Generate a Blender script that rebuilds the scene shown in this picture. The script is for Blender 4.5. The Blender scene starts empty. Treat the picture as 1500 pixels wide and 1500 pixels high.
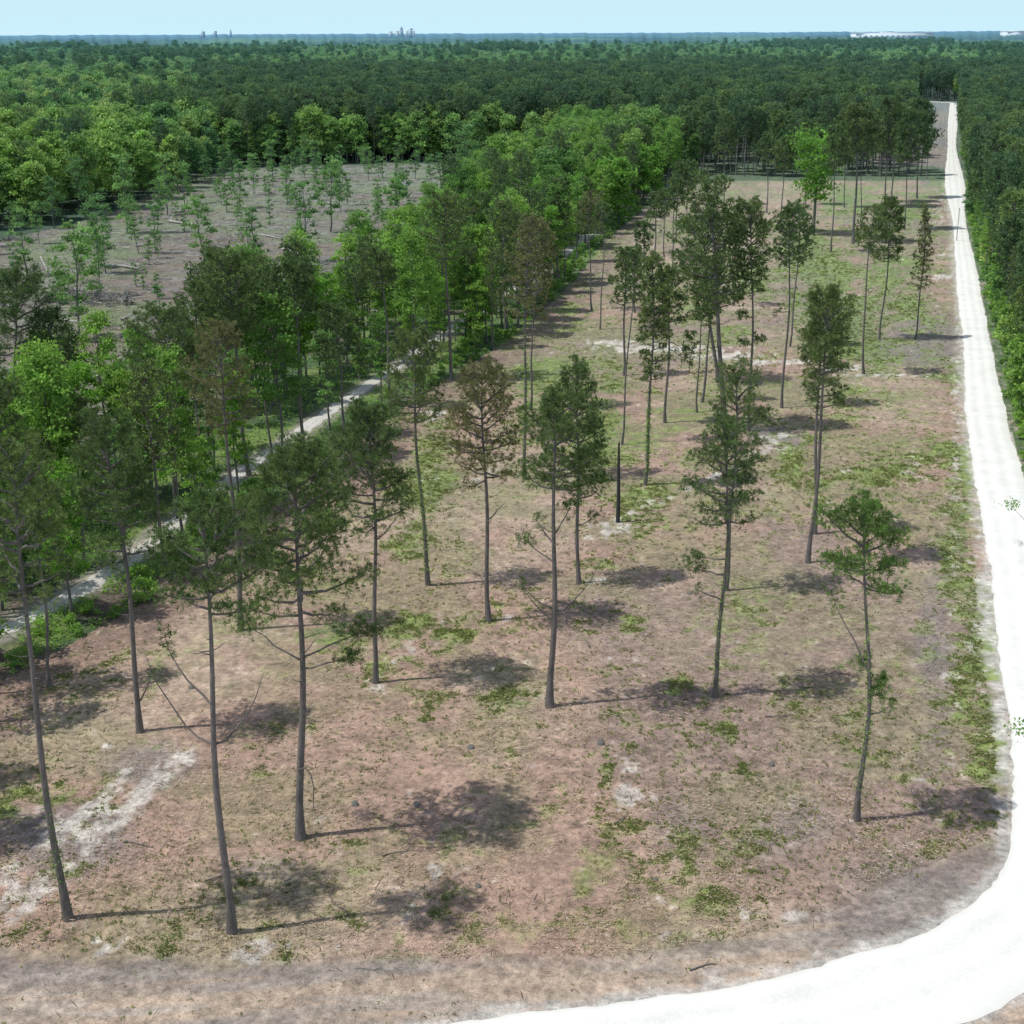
import bpy, math, random
import numpy as np
random.seed(7); rng = np.random.default_rng(7)
C = bpy.context.scene.collection
sc = bpy.context.scene
PI = math.pi

# ------------------------------------------------------------------ camera
H = 50.0; FPX = 2050.0; TH = math.atan(703 / FPX); ROLL = math.radians(.23)
U0 = np.array((0, math.sin(TH), math.cos(TH))); R0 = np.array((1., 0, 0)); F0 = np.array((0, math.cos(TH), -math.sin(TH)))
cR, sR = math.cos(ROLL), math.sin(ROLL)
RV = R0 * cR - U0 * sR; UV = U0 * cR + R0 * sR
def ray(u, v): return F0 * FPX + RV * (u - 750) - UV * (v - 750)
def at(u, v, z=0.0):
    d = ray(u, v); t = (z - H) / d[2]
    return np.array((d[0] * t, d[1] * t, z))
def on_plane(u, v, Y):
    d = ray(u, v); k = Y / d[1]
    return np.array((d[0] * k, Y, H + d[2] * k))
from mathutils import Matrix
cam = bpy.data.cameras.new('camera'); co = bpy.data.objects.new('camera', cam); C.objects.link(co)
cam.sensor_width = 36; cam.lens = FPX / 1500 * 36; cam.clip_start = .5; cam.clip_end = 80000
M = Matrix(((RV[0], UV[0], -F0[0], 0), (RV[1], UV[1], -F0[1], 0), (RV[2], UV[2], -F0[2], H), (0, 0, 0, 1)))
co.matrix_world = M; sc.camera = co

# ------------------------------------------------------------------ light
SUN_EL = math.radians(64.5); SH_AZ = math.radians(12)      # shadows fall to +X, a little away from the camera
sd = bpy.data.lights.new('sun', 'SUN'); so = bpy.data.objects.new('sun', sd); C.objects.link(so)
sd.energy = 3.5; sd.angle = math.radians(.55); sd.color = (1, .965, .9)
to_sun = np.array((-math.cos(SH_AZ) * math.cos(SUN_EL), -math.sin(SH_AZ) * math.cos(SUN_EL), math.sin(SUN_EL)))
from mathutils import Vector
so.rotation_euler = Vector(to_sun).to_track_quat('Z', 'Y').to_euler()
w = bpy.data.worlds.new('World'); sc.world = w; w.use_nodes = True
wn = w.node_tree; bg = wn.nodes['Background']
sky = wn.nodes.new('ShaderNodeTexSky'); sky.sky_type = 'NISHITA'; sky.sun_disc = False
sky.sun_elevation = SUN_EL; sky.sun_rotation = math.atan2(to_sun[0], to_sun[1])
sky.altitude = 50; sky.air_density = 1.0; sky.dust_density = 0.25; sky.ozone_density = 3.0
hs = wn.nodes.new('ShaderNodeHueSaturation'); hs.inputs['Saturation'].default_value = .55
wn.links.new(sky.outputs[0], hs.inputs['Color'])
wtc = wn.nodes.new('ShaderNodeTexCoord'); wsp = wn.nodes.new('ShaderNodeSeparateXYZ'); wn.links.new(wtc.outputs['Generated'], wsp.inputs[0])
wrp = wn.nodes.new('ShaderNodeMapRange'); wn.links.new(wsp.outputs[2], wrp.inputs[0]); wrp.inputs[1].default_value = .0; wrp.inputs[2].default_value = .30; wrp.inputs[3].default_value = 1; wrp.inputs[4].default_value = 0
wgr = wn.nodes.new('ShaderNodeValToRGB'); wn.links.new(wsp.outputs[2], wgr.inputs[0]); wgr.color_ramp.elements[0].color = (4.2, 6.0, 6.8, 1); wgr.color_ramp.elements[0].position = 0; wgr.color_ramp.elements[1].position = .05; wgr.color_ramp.elements[1].color = (3.7, 5.6, 6.65, 1)
wmx = wn.nodes.new('ShaderNodeMix'); wmx.data_type = 'RGBA'; wn.links.new(wrp.outputs[0], wmx.inputs[0]); wn.links.new(hs.outputs[0], wmx.inputs[6]); wn.links.new(wgr.outputs[0], wmx.inputs[7]); wn.links.new(wmx.outputs[2], bg.inputs[0])
bg.inputs[1].default_value = .145
sc.view_settings.view_transform = 'Standard'; sc.view_settings.look = 'None'; sc.view_settings.exposure = 0
sc.render.engine = 'CYCLES'; sc.cycles.max_bounces = 5; sc.cycles.diffuse_bounces = 3; sc.cycles.transparent_max_bounces = 4

# ------------------------------------------------------------------ node helpers
def new_mat(name):
    m = bpy.data.materials.new(name); m.use_nodes = True
    nt = m.node_tree; nt.nodes.clear()
    out = nt.nodes.new('ShaderNodeOutputMaterial')
    return m, nt, out
def N(nt, t, **kw):
    n = nt.nodes.new(t)
    for k, v in kw.items(): setattr(n, k, v)
    return n
def mixc(nt, fac, a, b, mode='MIX'):
    n = nt.nodes.new('ShaderNodeMix'); n.data_type = 'RGBA'; n.blend_type = mode
    for i, v in ((0, fac), (6, a), (7, b)):
        if isinstance(v, (int, float)): n.inputs[i].default_value = v
        elif isinstance(v, tuple): n.inputs[i].default_value = v if len(v) == 4 else (*v, 1)
        else: nt.links.new(v, n.inputs[i])
    return n.outputs[2]
def math_(nt, op, a, b=None, clamp=False):
    n = nt.nodes.new('ShaderNodeMath'); n.operation = op; n.use_clamp = clamp
    for i, v in ((0, a), (1, b)):
        if v is None: continue
        if isinstance(v, (int, float)): n.inputs[i].default_value = v
        else: nt.links.new(v, n.inputs[i])
    return n.outputs[0]
def noise(nt, scale, detail=3, rough=.55, vec=None, dim='3D'):
    n = nt.nodes.new('ShaderNodeTexNoise'); n.inputs['Scale'].default_value = scale
    n.inputs['Detail'].default_value = detail; n.inputs['Roughness'].default_value = rough
    if vec is not None: nt.links.new(vec, n.inputs['Vector'])
    return n.outputs['Fac']
def ramp(nt, fac, stops):
    n = nt.nodes.new('ShaderNodeValToRGB'); nt.links.new(fac, n.inputs[0])
    e = n.color_ramp.elements
    while len(e) < len(stops): e.new(.5)
    for i, (p, c) in enumerate(stops):
        e[i].position = p; e[i].color = (*c, 1)
    return n.outputs[0]
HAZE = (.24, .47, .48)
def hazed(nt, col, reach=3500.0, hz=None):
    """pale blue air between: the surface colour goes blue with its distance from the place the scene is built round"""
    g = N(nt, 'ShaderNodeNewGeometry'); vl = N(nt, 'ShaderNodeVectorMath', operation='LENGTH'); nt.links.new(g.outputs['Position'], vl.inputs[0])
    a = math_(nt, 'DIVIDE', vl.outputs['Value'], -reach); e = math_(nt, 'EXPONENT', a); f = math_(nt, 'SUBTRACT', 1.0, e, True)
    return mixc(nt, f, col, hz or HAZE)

def leaf_mat(name, c_dark, c_mid, c_light, patch=None, transl=.35, rnd=1.0, tone=True):
    m, nt, out = new_mat(name)
    oi = N(nt, 'ShaderNodeObjectInfo'); g = N(nt, 'ShaderNodeNewGeometry')
    col = ramp(nt, oi.outputs['Random'], [(0, c_dark), (.5, c_mid), (1, c_light)])
    if patch:
        sp = noise(nt, 1 / 160., 2, .5, g.outputs['Position'])
        f = math_(nt, 'MULTIPLY_ADD', sp, 5.0, clamp=True); f.node.inputs[2].default_value = -2.2
        col = mixc(nt, f, col, patch)
    at_ = N(nt, 'ShaderNodeAttribute', attribute_name='tone')
    t = math_(nt, 'MULTIPLY_ADD', at_.outputs['Fac'], .9); t.node.inputs[2].default_value = .55
    v = N(nt, 'ShaderNodeVectorMath', operation='SCALE'); nt.links.new(col, v.inputs[0]); nt.links.new(t, v.inputs['Scale'])
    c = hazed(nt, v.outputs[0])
    d = N(nt, 'ShaderNodeBsdfDiffuse'); tr = N(nt, 'ShaderNodeBsdfTranslucent'); mx = N(nt, 'ShaderNodeMixShader')
    nt.links.new(c, d.inputs[0])
    yel = mixc(nt, .5, c, mixc(nt, 1.0, c, (1.0, 1.2, .5), 'MULTIPLY')); nt.links.new(yel, tr.inputs[0])
    mx.inputs[0].default_value = transl
    nt.links.new(d.outputs[0], mx.inputs[1]); nt.links.new(tr.outputs[0], mx.inputs[2]); nt.links.new(mx.outputs[0], out.inputs[0])
    return m
def bark_mat(name, c1, c2, sc_=3.0):
    m, nt, out = new_mat(name)
    tc = N(nt, 'ShaderNodeTexCoord'); mp = N(nt, 'ShaderNodeMapping'); mp.inputs['Scale'].default_value = (1, 1, .25); nt.links.new(tc.outputs['Object'], mp.inputs[0])
    n1 = noise(nt, sc_ * 3, 4, .65, mp.outputs[0]); n2 = noise(nt, .5, 2, .5, tc.outputs['Object'])
    f = math_(nt, 'ADD', math_(nt, 'MULTIPLY', n1, .7), math_(nt, 'MULTIPLY', n2, .5))
    col = ramp(nt, f, [(.35, c1), (.8, c2)])
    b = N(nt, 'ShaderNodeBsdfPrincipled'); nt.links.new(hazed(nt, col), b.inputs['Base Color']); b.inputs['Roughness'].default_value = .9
    bp = N(nt, 'ShaderNodeBump'); bp.inputs['Strength'].default_value = .6; bp.inputs['Distance'].default_value = .04; nt.links.new(n1, bp.inputs['Height']); nt.links.new(bp.outputs[0], b.inputs['Normal'])
    nt.links.new(b.outputs[0], out.inputs[0])
    return m
MAT = {}
MAT['needle'] = leaf_mat('pine_needles', (.112, .165, .058), (.132, .186, .064), (.16, .205, .070))
MAT['needle_brown'] = leaf_mat('browned_pine_needles', (.175, .175, .075), (.18, .175, .075), (.185, .175, .072))
MAT['needle_fresh'] = leaf_mat('fresh_pine_needles', (.13, .21, .06), (.135, .215, .06), (.14, .22, .06))
MAT['needle_far'] = leaf_mat('wood_pine_needles', (.080, .140, .062), (.125, .19, .072), (.21, .29, .09))
MAT['leaf'] = leaf_mat('broad_leaves', (.13, .26, .065), (.20, .36, .07), (.30, .47, .09), patch=(.28, .44, .08), transl=.4)
MAT['leaf_wood'] = leaf_mat('woodland_leaves', (.09, .19, .06), (.20, .35, .08), (.42, .50, .15), patch=(.30, .46, .09), transl=.35)
MAT['leaf_bright'] = leaf_mat('fresh_spring_leaves', (.19, .37, .05), (.20, .38, .05), (.22, .40, .055), transl=.45)
MAT['leaf_sap'] = leaf_mat('sapling_leaves', (.14, .26, .09), (.18, .31, .10), (.22, .36, .11), transl=.45)
MAT['bark'] = bark_mat('pine_bark', (.045, .036, .034), (.22, .185, .17))
MAT['bark_grey'] = bark_mat('grey_bark', (.07, .065, .055), (.19, .175, .155))
MAT['char'] = bark_mat('charred_wood', (.012, .011, .010), (.04, .036, .034))
MAT['deadwood'] = bark_mat('weathered_wood', (.17, .15, .135), (.48, .45, .41))

# ------------------------------------------------------------------ mesh helpers
def mesh_np(name, V, Fc, mat=None, smooth=False, tone=None):
    """Fc: list of int arrays (n,k), one per face size"""
    me = bpy.data.meshes.new(name); V = np.asarray(V, np.float32)
    me.vertices.add(len(V)); me.vertices.foreach_set('co', V.ravel())
    Fc = [np.asarray(f, np.int32) for f in Fc if len(f)]
    li = np.concatenate([f.ravel() for f in Fc]); tot = np.concatenate([np.full(len(f), f.shape[1]) for f in Fc])
    st = np.concatenate([[0], np.cumsum(tot)[:-1]]).astype(np.int32)
    me.loops.add(len(li)); me.loops.foreach_set('vertex_index', li)
    me.polygons.add(len(tot)); me.polygons.foreach_set('loop_start', st)
    try: me.polygons.foreach_set('loop_total', tot.astype(np.int32))
    except Exception: pass
    if smooth: me.polygons.foreach_set('use_smooth', np.ones(len(tot), bool))
    if tone is not None:
        a = me.attributes.new('tone', 'FLOAT', 'POINT'); a.data.foreach_set('value', np.asarray(tone, np.float32))
    me.update(calc_edges=True); me.validate()
    if mat: me.materials.append(mat)
    return me
class Tubes:
    def __init__(s): s.V = []; s.Q = []; s.n = 0
    def add(s, P, Rr, sides=6):
        P = np.asarray(P, float); n = len(P); Rr = np.asarray(Rr, float)
        T = np.gradient(P, axis=0); T /= np.linalg.norm(T, axis=1)[:, None] + 1e-9
        ref = np.array((1., 0, 0)) if abs(T[0][0]) < .8 else np.array((0, 1., 0))
        A = np.cross(T, ref); A /= np.linalg.norm(A, axis=1)[:, None] + 1e-9; B = np.cross(T, A)
        an = np.arange(sides) * 2 * PI / sides
        ring = P[:, None, :] + Rr[:, None, None] * (A[:, None, :] * np.cos(an)[None, :, None] + B[:, None, :] * np.sin(an)[None, :, None])
        s.V.append(ring.reshape(-1, 3))
        i = np.arange(n - 1)[:, None] * sides; j = np.arange(sides)[None, :]; j2 = (j + 1) % sides
        q = np.stack([i + j, i + j2, i + sides + j2, i + sides + j], -1).reshape(-1, 4) + s.n
        s.Q.append(q); s.n += n * sides
        return s
    def mesh(s, name, mat): return mesh_np(name, np.concatenate(s.V), [np.concatenate(s.Q)], mat, True)
def merge(T, B):
    T.V += B.V; T.Q += [q + T.n for q in B.Q]; T.n += B.n
def unit(v): return v / (np.linalg.norm(v, axis=-1, keepdims=True) + 1e-9)
def sprays(Cn, D, L, W, k, spread=.9):
    """k narrow blades per tuft centre; returns V, tris, tone"""
    n = len(Cn); c = np.repeat(Cn, k, 0); d = unit(np.repeat(D, k, 0) * .55 + rng.normal(size=(n * k, 3)) * spread * .6)
    p = unit(np.cross(d, rng.normal(size=(n * k, 3)))); l = (L * rng.uniform(.7, 1.15, n * k))[:, None]; ww = (W * rng.uniform(.7, 1.2, n * k))[:, None]
    V = np.stack([c - d * l * .15, c + d * l + p * ww, c + d * l * .85 - p * ww], 1).reshape(-1, 3)
    tone = np.repeat(np.clip(rng.normal(.55, .36, n), 0, 1.6), k * 3)
    return V, np.arange(n * k * 3).reshape(-1, 3), tone
def leaves(Cn, size, up=.4, tone=None):
    n = len(Cn); nr = unit(rng.normal(size=(n, 3)) + np.array((0, 0, up))); a = unit(np.cross(nr, rng.normal(size=(n, 3)))); b = np.cross(nr, a)
    s = (size * rng.uniform(.6, 1.25, n))[:, None]
    V = np.stack([Cn - a * s * .5 - b * s * .2, Cn + b * s * .35 - a * s * .05, Cn + a * s * .55 + b * s * .1, Cn - b * s * .42], 1).reshape(-1, 3)
    if tone is None: tone = np.clip(rng.normal(.5, .2, n), 0, 1.2)
    return V, np.arange(n * 4).reshape(-1, 4), np.repeat(tone, 4)

# ------------------------------------------------------------------ trees
def trunk_line(tip, bend, n=12, seed=0):
    r = random.Random(seed); a1, a2 = r.uniform(0, 6.28), r.uniform(0, 6.28)
    t = np.linspace(0, 1, n); P = t[:, None] * tip[None, :]
    b = bend * (np.sin(t * PI * 1.0) ** 1)
    P[:, 0] += b * math.cos(a1) + .12 * np.sin(t * 9 + a2); P[:, 1] += b * math.sin(a1) + .12 * np.sin(t * 8 + a1)
    P[0, :2] = 0
    return P
def interp(P, t):
    n = len(P) - 1; x = max(0, min(n - 1e-6, t * n)); i = int(x); f = x - i
    return P[i] * (1 - f) + P[i + 1] * f
def pine_meshes(tip, cb, R, rad=.25, seed=0, dens=1.0, bend=.3, skew=(0, 0), shape='oval', L=.34, W=.055, k=9, dead=4, needle='needle', extra=(), P=None, gap=.12, nb=None, sides=8):
    """tip: top relative to base; cb: height of the crown base as fraction; R: crown radius"""
    r = random.Random(seed); tip = np.array(tip, float)
    if P is None: P = trunk_line(tip, bend, 12, seed)
    hgt = tip[2]; n = len(P); tt = np.linspace(0, 1, n)
    T = Tubes(); rr = rad * (1 - tt) ** .75 * .80 + .03; rr[0] *= 1.45
    T.add(P, rr, sides)
    B = Tubes(); cent = []; dirs = []
    ch = hgt * (1 - cb); nb = nb or int(ch * 4.2)
    az = r.uniform(0, 6.28); lob = [(r.uniform(0, 6.28), r.uniform(-.3, .38)) for _ in range(4)]
    def branch(p0, a, ln, rise, rb, foliage=True, den=1.0, up=.5):
        m = 6; s = np.linspace(0, 1, m)
        zz = ln * (rise * s + up * s ** 2 * .6)
        sway = r.uniform(-.25, .25)
        x = ln * (s * .96); aa = a + sway * s
        Q = np.stack([p0[0] + x * np.cos(aa), p0[1] + x * np.sin(aa), p0[2] + zz], 1)
        Q[1:-1] += np.array([[r.gauss(0, .05 * ln / 3) for _ in range(3)] for _ in range(m - 2)])
        B.add(Q, rb * (1 - s) ** .8 + .012, 4)
        if not foliage: return Q
        nt_ = max(2, int(den * dens * (3 + ln * 6.0)))
        for _ in range(nt_):
            t = r.uniform(.38, 1.0) ** .75; q = interp(Q, t); side = ln * .30 * (1.15 - t * .5) + .12
            off = np.array([r.gauss(0, side * .62), r.gauss(0, side * .62), r.gauss(.08, side * .33)])
            if t > .95: off *= .5
            cent.append(q + off); dirs.append(off / (np.linalg.norm(off) + .2) + np.array((math.cos(a) * .5, math.sin(a) * .5, .75)))
        for _ in range(2):
            t = r.uniform(.4, .8); q = interp(Q, t); a2 = a + r.choice((-1, 1)) * r.uniform(.5, .9); l2 = ln * .35
            B.add([q, q + np.array((math.cos(a2) * l2 * .5, math.sin(a2) * l2 * .5, l2 * .25)), q + np.array((math.cos(a2) * l2, math.sin(a2) * l2, l2 * .6))], [.025, .018, .01], 3)
        return Q
    for i in range(nb):
        f = (i + r.random()) / nb
        if r.random() < gap: continue
        az += 2.4 + r.uniform(-.5, .5)
        if shape == 'oval': pr = math.sin(PI * min(1, .24 + .73 * f)) ** .55 * 1.02 + .05
        elif shape == 'narrow': pr = .55 + .45 * math.sin(PI * f * .95 + .1) + r.uniform(-.15, .2)
        elif shape == 'flat': pr = min(1, .45 + f * .9) * (1 if f < .8 else (1 - f) / .2 * .6 + .4)
        elif shape == 'cone': pr = (1 - f) ** .7 * .95 + .1
        else: pr = .8
        ln = R * pr * (1 + sum(a_ * math.cos(az - b_) for b_, a_ in lob) * .35) * r.uniform(.74, 1.12)
        t = cb + (1 - cb) * (f * .985); p0 = interp(P, t)
        p0 = p0 + np.array((skew[0] * f, skew[1] * f, 0)) * 0
        rise = -.12 + 1.0 * f ** 1.3 + r.uniform(-.15, .15)
        branch(p0, az, max(.4, ln / math.sqrt(1 + rise * rise * .5)), rise, .028 + .02 * ln, den=.55 + .6 * min(1, f * 2.2))
    for _ in range(int(14 * dens)):    # leader
        cent.append(P[-1] + np.array([r.gauss(0, .3), r.gauss(0, .3), r.gauss(-.25, .4)])); dirs.append((r.gauss(0, .3), r.gauss(0, .3), 1.))
    for _ in range(dead):
        t = cb * r.uniform(.6, .98); branch(interp(P, t), r.uniform(0, 6.28), R * r.uniform(.15, .5), r.uniform(-.1, .5), .03, foliage=False)
    for (a, fz, ln, fol, rise, up) in extra:
        Q = branch(interp(P, fz), a, ln, rise, .06, foliage=False, up=up)
        if fol:
            for _ in range(int(26 * fol * dens)):
                q = interp(Q, r.uniform(.72, 1)); off = np.array([r.gauss(0, .5 * fol ** .5), r.gauss(0, .45 * fol ** .5), r.gauss(.1, .28)])
                cent.append(q + off); dirs.append(off + np.array((0, 0, .6)))
    V, Tr, tn = sprays(np.array(cent), np.array(dirs), L, W, k)
    merge(T, B); return T.mesh('trunk', MAT['bark']), None, mesh_np('crown', V, [Tr], MAT[needle], tone=tn)
def broad_meshes(h, R, cb, nl, size, seed=0, mat='leaf', shape='round', clumps=26, rad=.16, lean=(0, 0), airy=.5, fork=False, bark='bark_grey', trunks=1, blen=None):
    r = random.Random(seed); tip = np.array((lean[0], lean[1], h * .93)); P = trunk_line(tip, .25, 10, seed); tt = np.linspace(0, 1, 10)
    T = Tubes(); rr = rad * (1 - tt) ** .8 + .025; rr[0] *= 1.3; T.add(P, rr, 7)
    B = Tubes(); cc = []
    for i in range(clumps):
        f = (i + r.random()) / clumps; a = i * 2.4 + r.uniform(-.6, .6)
        if shape == 'round': pr = math.sin(PI * (.16 + .8 * f)) ** .6
        elif shape == 'column': pr = .55 + .45 * math.sin(PI * (.15 + .75 * f))
        elif shape == 'vase': pr = .35 + .8 * f if f < .8 else .95
        else: pr = .9
        rho = R * pr * r.uniform(.35, .92); t0 = cb + (1 - cb) * f * .8
        z = h * (cb + (1 - cb) * f) ; p0 = interp(P, max(.05, t0 - .06))
        c = np.array((interp(P, min(1, t0))[0] + rho * math.cos(a), interp(P, min(1, t0))[1] + rho * math.sin(a), z + r.uniform(-.4, .5)))
        mid = (p0 + c) / 2 + np.array((0, 0, -.12 * rho)); B.add([p0, mid, c], [.022 + .012 * rho, .02, .012], 4)
        cr = R * r.uniform(.34, .56) * (1.0 if shape != 'column' else 1.15); cc.append((c, cr, min(1.25, max(0., r.gauss(.5, .22)))))
    tops = interp(P, .97); cc.append((tops + np.array((0, 0, .2)), R * .35, .6))
    w_ = np.array([c[1] ** 2 for c in cc]); w_ /= w_.sum(); idx = rng.choice(len(cc), nl, p=w_)
    ctr = np.array([c[0] for c in cc])[idx]; rad_ = np.array([c[1] for c in cc])[idx]; tn = np.array([c[2] for c in cc])[idx]
    d = unit(rng.normal(size=(nl, 3))); d[:, 2] = np.where(d[:, 2] < -.3, -d[:, 2] * .5, d[:, 2])
    pos = ctr + d * (rad_ * rng.uniform(.0, 1.0, nl) ** airy)[:, None] * np.array((1, 1, .95)) * rng.uniform(.7, 1.25, (nl, 1))
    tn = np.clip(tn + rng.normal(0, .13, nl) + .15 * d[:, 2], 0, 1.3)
    V, Q, tone = leaves(pos, size, .5, tn)
    merge(T, B); return T.mesh('trunk', MAT[bark]), None, mesh_np('crown', V, [Q], MAT[mat], tone=tone)
def tag(o, label=None, cat=None, group=None, kind=None):
    if label: o['label'] = label
    if cat: o['category'] = cat
    if group: o['group'] = group
    if kind: o['kind'] = kind
    return o
def link(name, me, parent=None):
    o = bpy.data.objects.new(name, me); C.objects.link(o)
    if parent is not None: o.parent = parent
    return o
def empty(name, loc, rz=0, s=1):
    o = bpy.data.objects.new(name, None); C.objects.link(o); o.location = loc; o.rotation_euler = (0, 0, rz); o.scale = (s, s, s)
    o.empty_display_size = .5
    return o
def place_tree(name, meshes, loc, rz, s, label, cat, group=None):
    e = empty(name, loc, rz, s); tag(e, label, cat, group)
    link('trunk', meshes[0], e); link('crown', meshes[2], e)
    return e

# ------------------------------------------------------------------ layout of the ground
tabs = [rng.random((256, 256)) for _ in range(8)]
def vn(x, y, s=0):
    t = tabs[s % 8]; xi = np.floor(x).astype(int); yi = np.floor(y).astype(int); fx = x - xi; fy = y - yi
    fx = fx * fx * (3 - 2 * fx); fy = fy * fy * (3 - 2 * fy)
    g = lambda a, b: t[a & 255, b & 255]
    return (g(xi, yi) * (1 - fx) + g(xi + 1, yi) * fx) * (1 - fy) + (g(xi, yi + 1) * (1 - fx) + g(xi + 1, yi + 1) * fx) * fy
def fbm(x, y, wl, oct=4, s=0, gain=.55):
    v = 0; a = 1; tot = 0; x = x / wl; y = y / wl
    for i in range(oct): v = v + a * vn(x + 17.3 * i, y + 9.1 * i, s + i); tot += a; a *= gain; x = x * 2.03; y = y * 2.03
    return v / tot
def sst(a, b, x): t = np.clip((x - a) / (b - a), 0, 1); return t * t * (3 - 2 * t)
def inpoly(x, y, poly):
    poly = np.asarray(poly); ins = np.zeros(np.shape(x), bool); n = len(poly); j = n - 1
    for i in range(n):
        xi, yi = poly[i]; xj, yj = poly[j]
        c = ((yi > y) != (yj > y)) & (x < (xj - xi) * (y - yi) / (yj - yi + 1e-12) + xi); ins ^= c; j = i
    return ins
def segdist(x, y, P):
    d = np.full(np.shape(x), 1e9)
    for (ax, ay), (bx, by) in zip(P[:-1], P[1:]):
        vx, vy = bx - ax, by - ay; t = np.clip(((x - ax) * vx + (y - ay) * vy) / (vx * vx + vy * vy), 0, 1)
        d = np.minimum(d, np.hypot(x - ax - t * vx, y - ay - t * vy))
    return d
ROAD_IN = [(-95, 30), (-40, 51.5), (-10, 59.8), (-2.3, 61.9), (5.5, 63.3), (14.3, 65.2), (19.4, 67.4), (23.8, 69.3), (28.1, 72.6), (31.0, 76.3), (33.5, 82.0), (37.1, 93.4), (40.3, 105.3), (48.6, 134.4), (56.1, 163.1), (63.5, 190), (76.7, 234.3), (96.8, 305.0), (124.0, 398.5), (149.0, 490.7), (198.4, 654.5), (246, 815), (320, 1060)]
ROAD_OUT = [(-95, 22), (-40, 44), (-10, 52.8), (-1, 55), (7, 56.8), (17, 59.2), (23.5, 61.6), (28.1, 64.3), (34, 69), (38, 75), (40.5, 82), (43.3, 92.5), (46, 104), (54, 133), (61.4, 161), (69, 190), (81.3, 234), (101.2, 304), (129.3, 404), (156, 491), (202, 653.5), (251, 813.5), (325, 1058)]
ri = np.array(ROAD_IN, float); ro = np.array(ROAD_OUT, float); RC = [tuple(p) for p in (ri + ro) / 2]
TRACK = [(-75, 82), (-56, 100), (-45.3, 113.8), (-39.5, 127.7), (-33.6, 156.1), (-28.5, 176.4), (-21.4, 204.4), (-11.8, 241.7), (4, 300), (22, 375)]
FL = [(-62, 60), (-50, 85), (-41.8, 103.4), (-34.6, 119.1), (-25.2, 153.4), (-14.6, 194.1), (1.3, 241.4), (14, 300), (27.3, 373.0), (52.4, 472.6), (60, 500)]
HEDGE_L = [(22, 581), (8, 480), (-9, 388), (-20, 300), (-28, 240), (-40, 204), (-50, 177), (-62, 150), (-75, 125), (-100, 100), (-130, 60)]
HEDGE = FL + [(62, 581)] + HEDGE_L
CLEAR = [(22, 581)] + HEDGE_L[1:] + [(-160, 60), (-150, 300), (-132, 355), (-122, 391), (-112, 470), (-110, 552), (-73, 571)]
ROADSIDE_R = [(p[0] + 9, p[1]) for p in ROAD_OUT[13:]]
def px_ell(u, v, ru, rv):
    c = at(u, v); a = at(u + ru, v); b = at(u, v - rv)
    return c[0], c[1], abs(a[0] - c[0]), abs(b[1] - c[1]), (b[0] - c[0])
GREEN = [(480, 930, 70, 30, 1), (620, 925, 90, 38, .8), (560, 960, 120, 40, .55), (380, 1075, 70, 35, .7), (750, 1020, 60, 28, 1), (225, 985, 35, 40, 1), (630, 715, 65, 35, 1.2), (600, 780, 50, 45, .8), (600, 745, 60, 30, .6), (800, 560, 100, 35, .9), (640, 640, 40, 60, .8),
 (880, 640, 60, 60, .9), (900, 560, 60, 30, .6), (960, 590, 50, 40, .5), (940, 740, 60, 40, .8), (980, 760, 70, 20, .6), (760, 620, 50, 40, .6), (1180, 700, 60, 40, .6), (1300, 690, 80, 30, .7), (1270, 700, 70, 30, .7), (1400, 800, 32, 110, 1.1), (1430, 930, 38, 110, 1.1), (1450, 1080, 34, 110, 1.2), (1450, 1190, 30, 60, .9),
 (1415, 700, 14, 110, .9), (1390, 650, 30, 60, .5), (905, 1050, 45, 18, 1), (1060, 1075, 40, 22, .9), (990, 1005, 35, 20, .8), (1240, 1085, 40, 18, .7), (520, 1345, 60, 28, 1), (650, 1320, 50, 60, .6), (250, 1360, 25, 28, .8), (230, 1300, 18, 10, 1), (110, 1270, 80, 35, .6), (60, 1160, 90, 45, .7), (30, 1200, 60, 40, .7), (150, 1270, 80, 40, .6), (240, 1180, 90, 50, .3), (890, 1130, 30, 30, .8), (870, 1170, 30, 30, .5), (1010, 1230, 25, 50, .6), (1080, 1310, 90, 18, .7), (1260, 1290, 60, 40, .5), (790, 1275, 35, 18, .8), (740, 1275, 60, 30, .5), (1050, 1130, 60, 40, .35), (900, 870, 60, 50, .5), (870, 820, 60, 30, .5), (960, 890, 60, 40, .5), (1000, 920, 50, 20, .6), (930, 915, 30, 18, .9), (700, 890, 70, 40, .5),
 (1260, 480, 80, 60, 1), (1200, 400, 70, 60, 1), (1100, 420, 60, 50, .6), (1300, 400, 70, 50, .8), (1180, 370, 60, 30, .9), (1240, 290, 70, 20, .9), (1330, 310, 60, 25, .8), (1100, 330, 60, 30, .5), (1330, 430, 50, 40, .8), (850, 460, 40, 30, .6), (1050, 490, 50, 30, .4), (1000, 440, 40, 40, .4), (1380, 260, 20, 30, .9), (1300, 520, 60, 12, .7), (1380, 552, 40, 8, 1), (1100, 620, 60, 30, .5), (1200, 640, 40, 20, .5), (370, 1130, 30, 22, .7), (590, 1080, 25, 14, .8), (360, 560, 40, 80, .8), (420, 590, 40, 50, .8), (480, 1240, 60, 60, .25), (820, 965, 50, 30, .4), (1500, 620, 30, 90, .8), (1480, 500, 25, 60, .6)]
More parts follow.
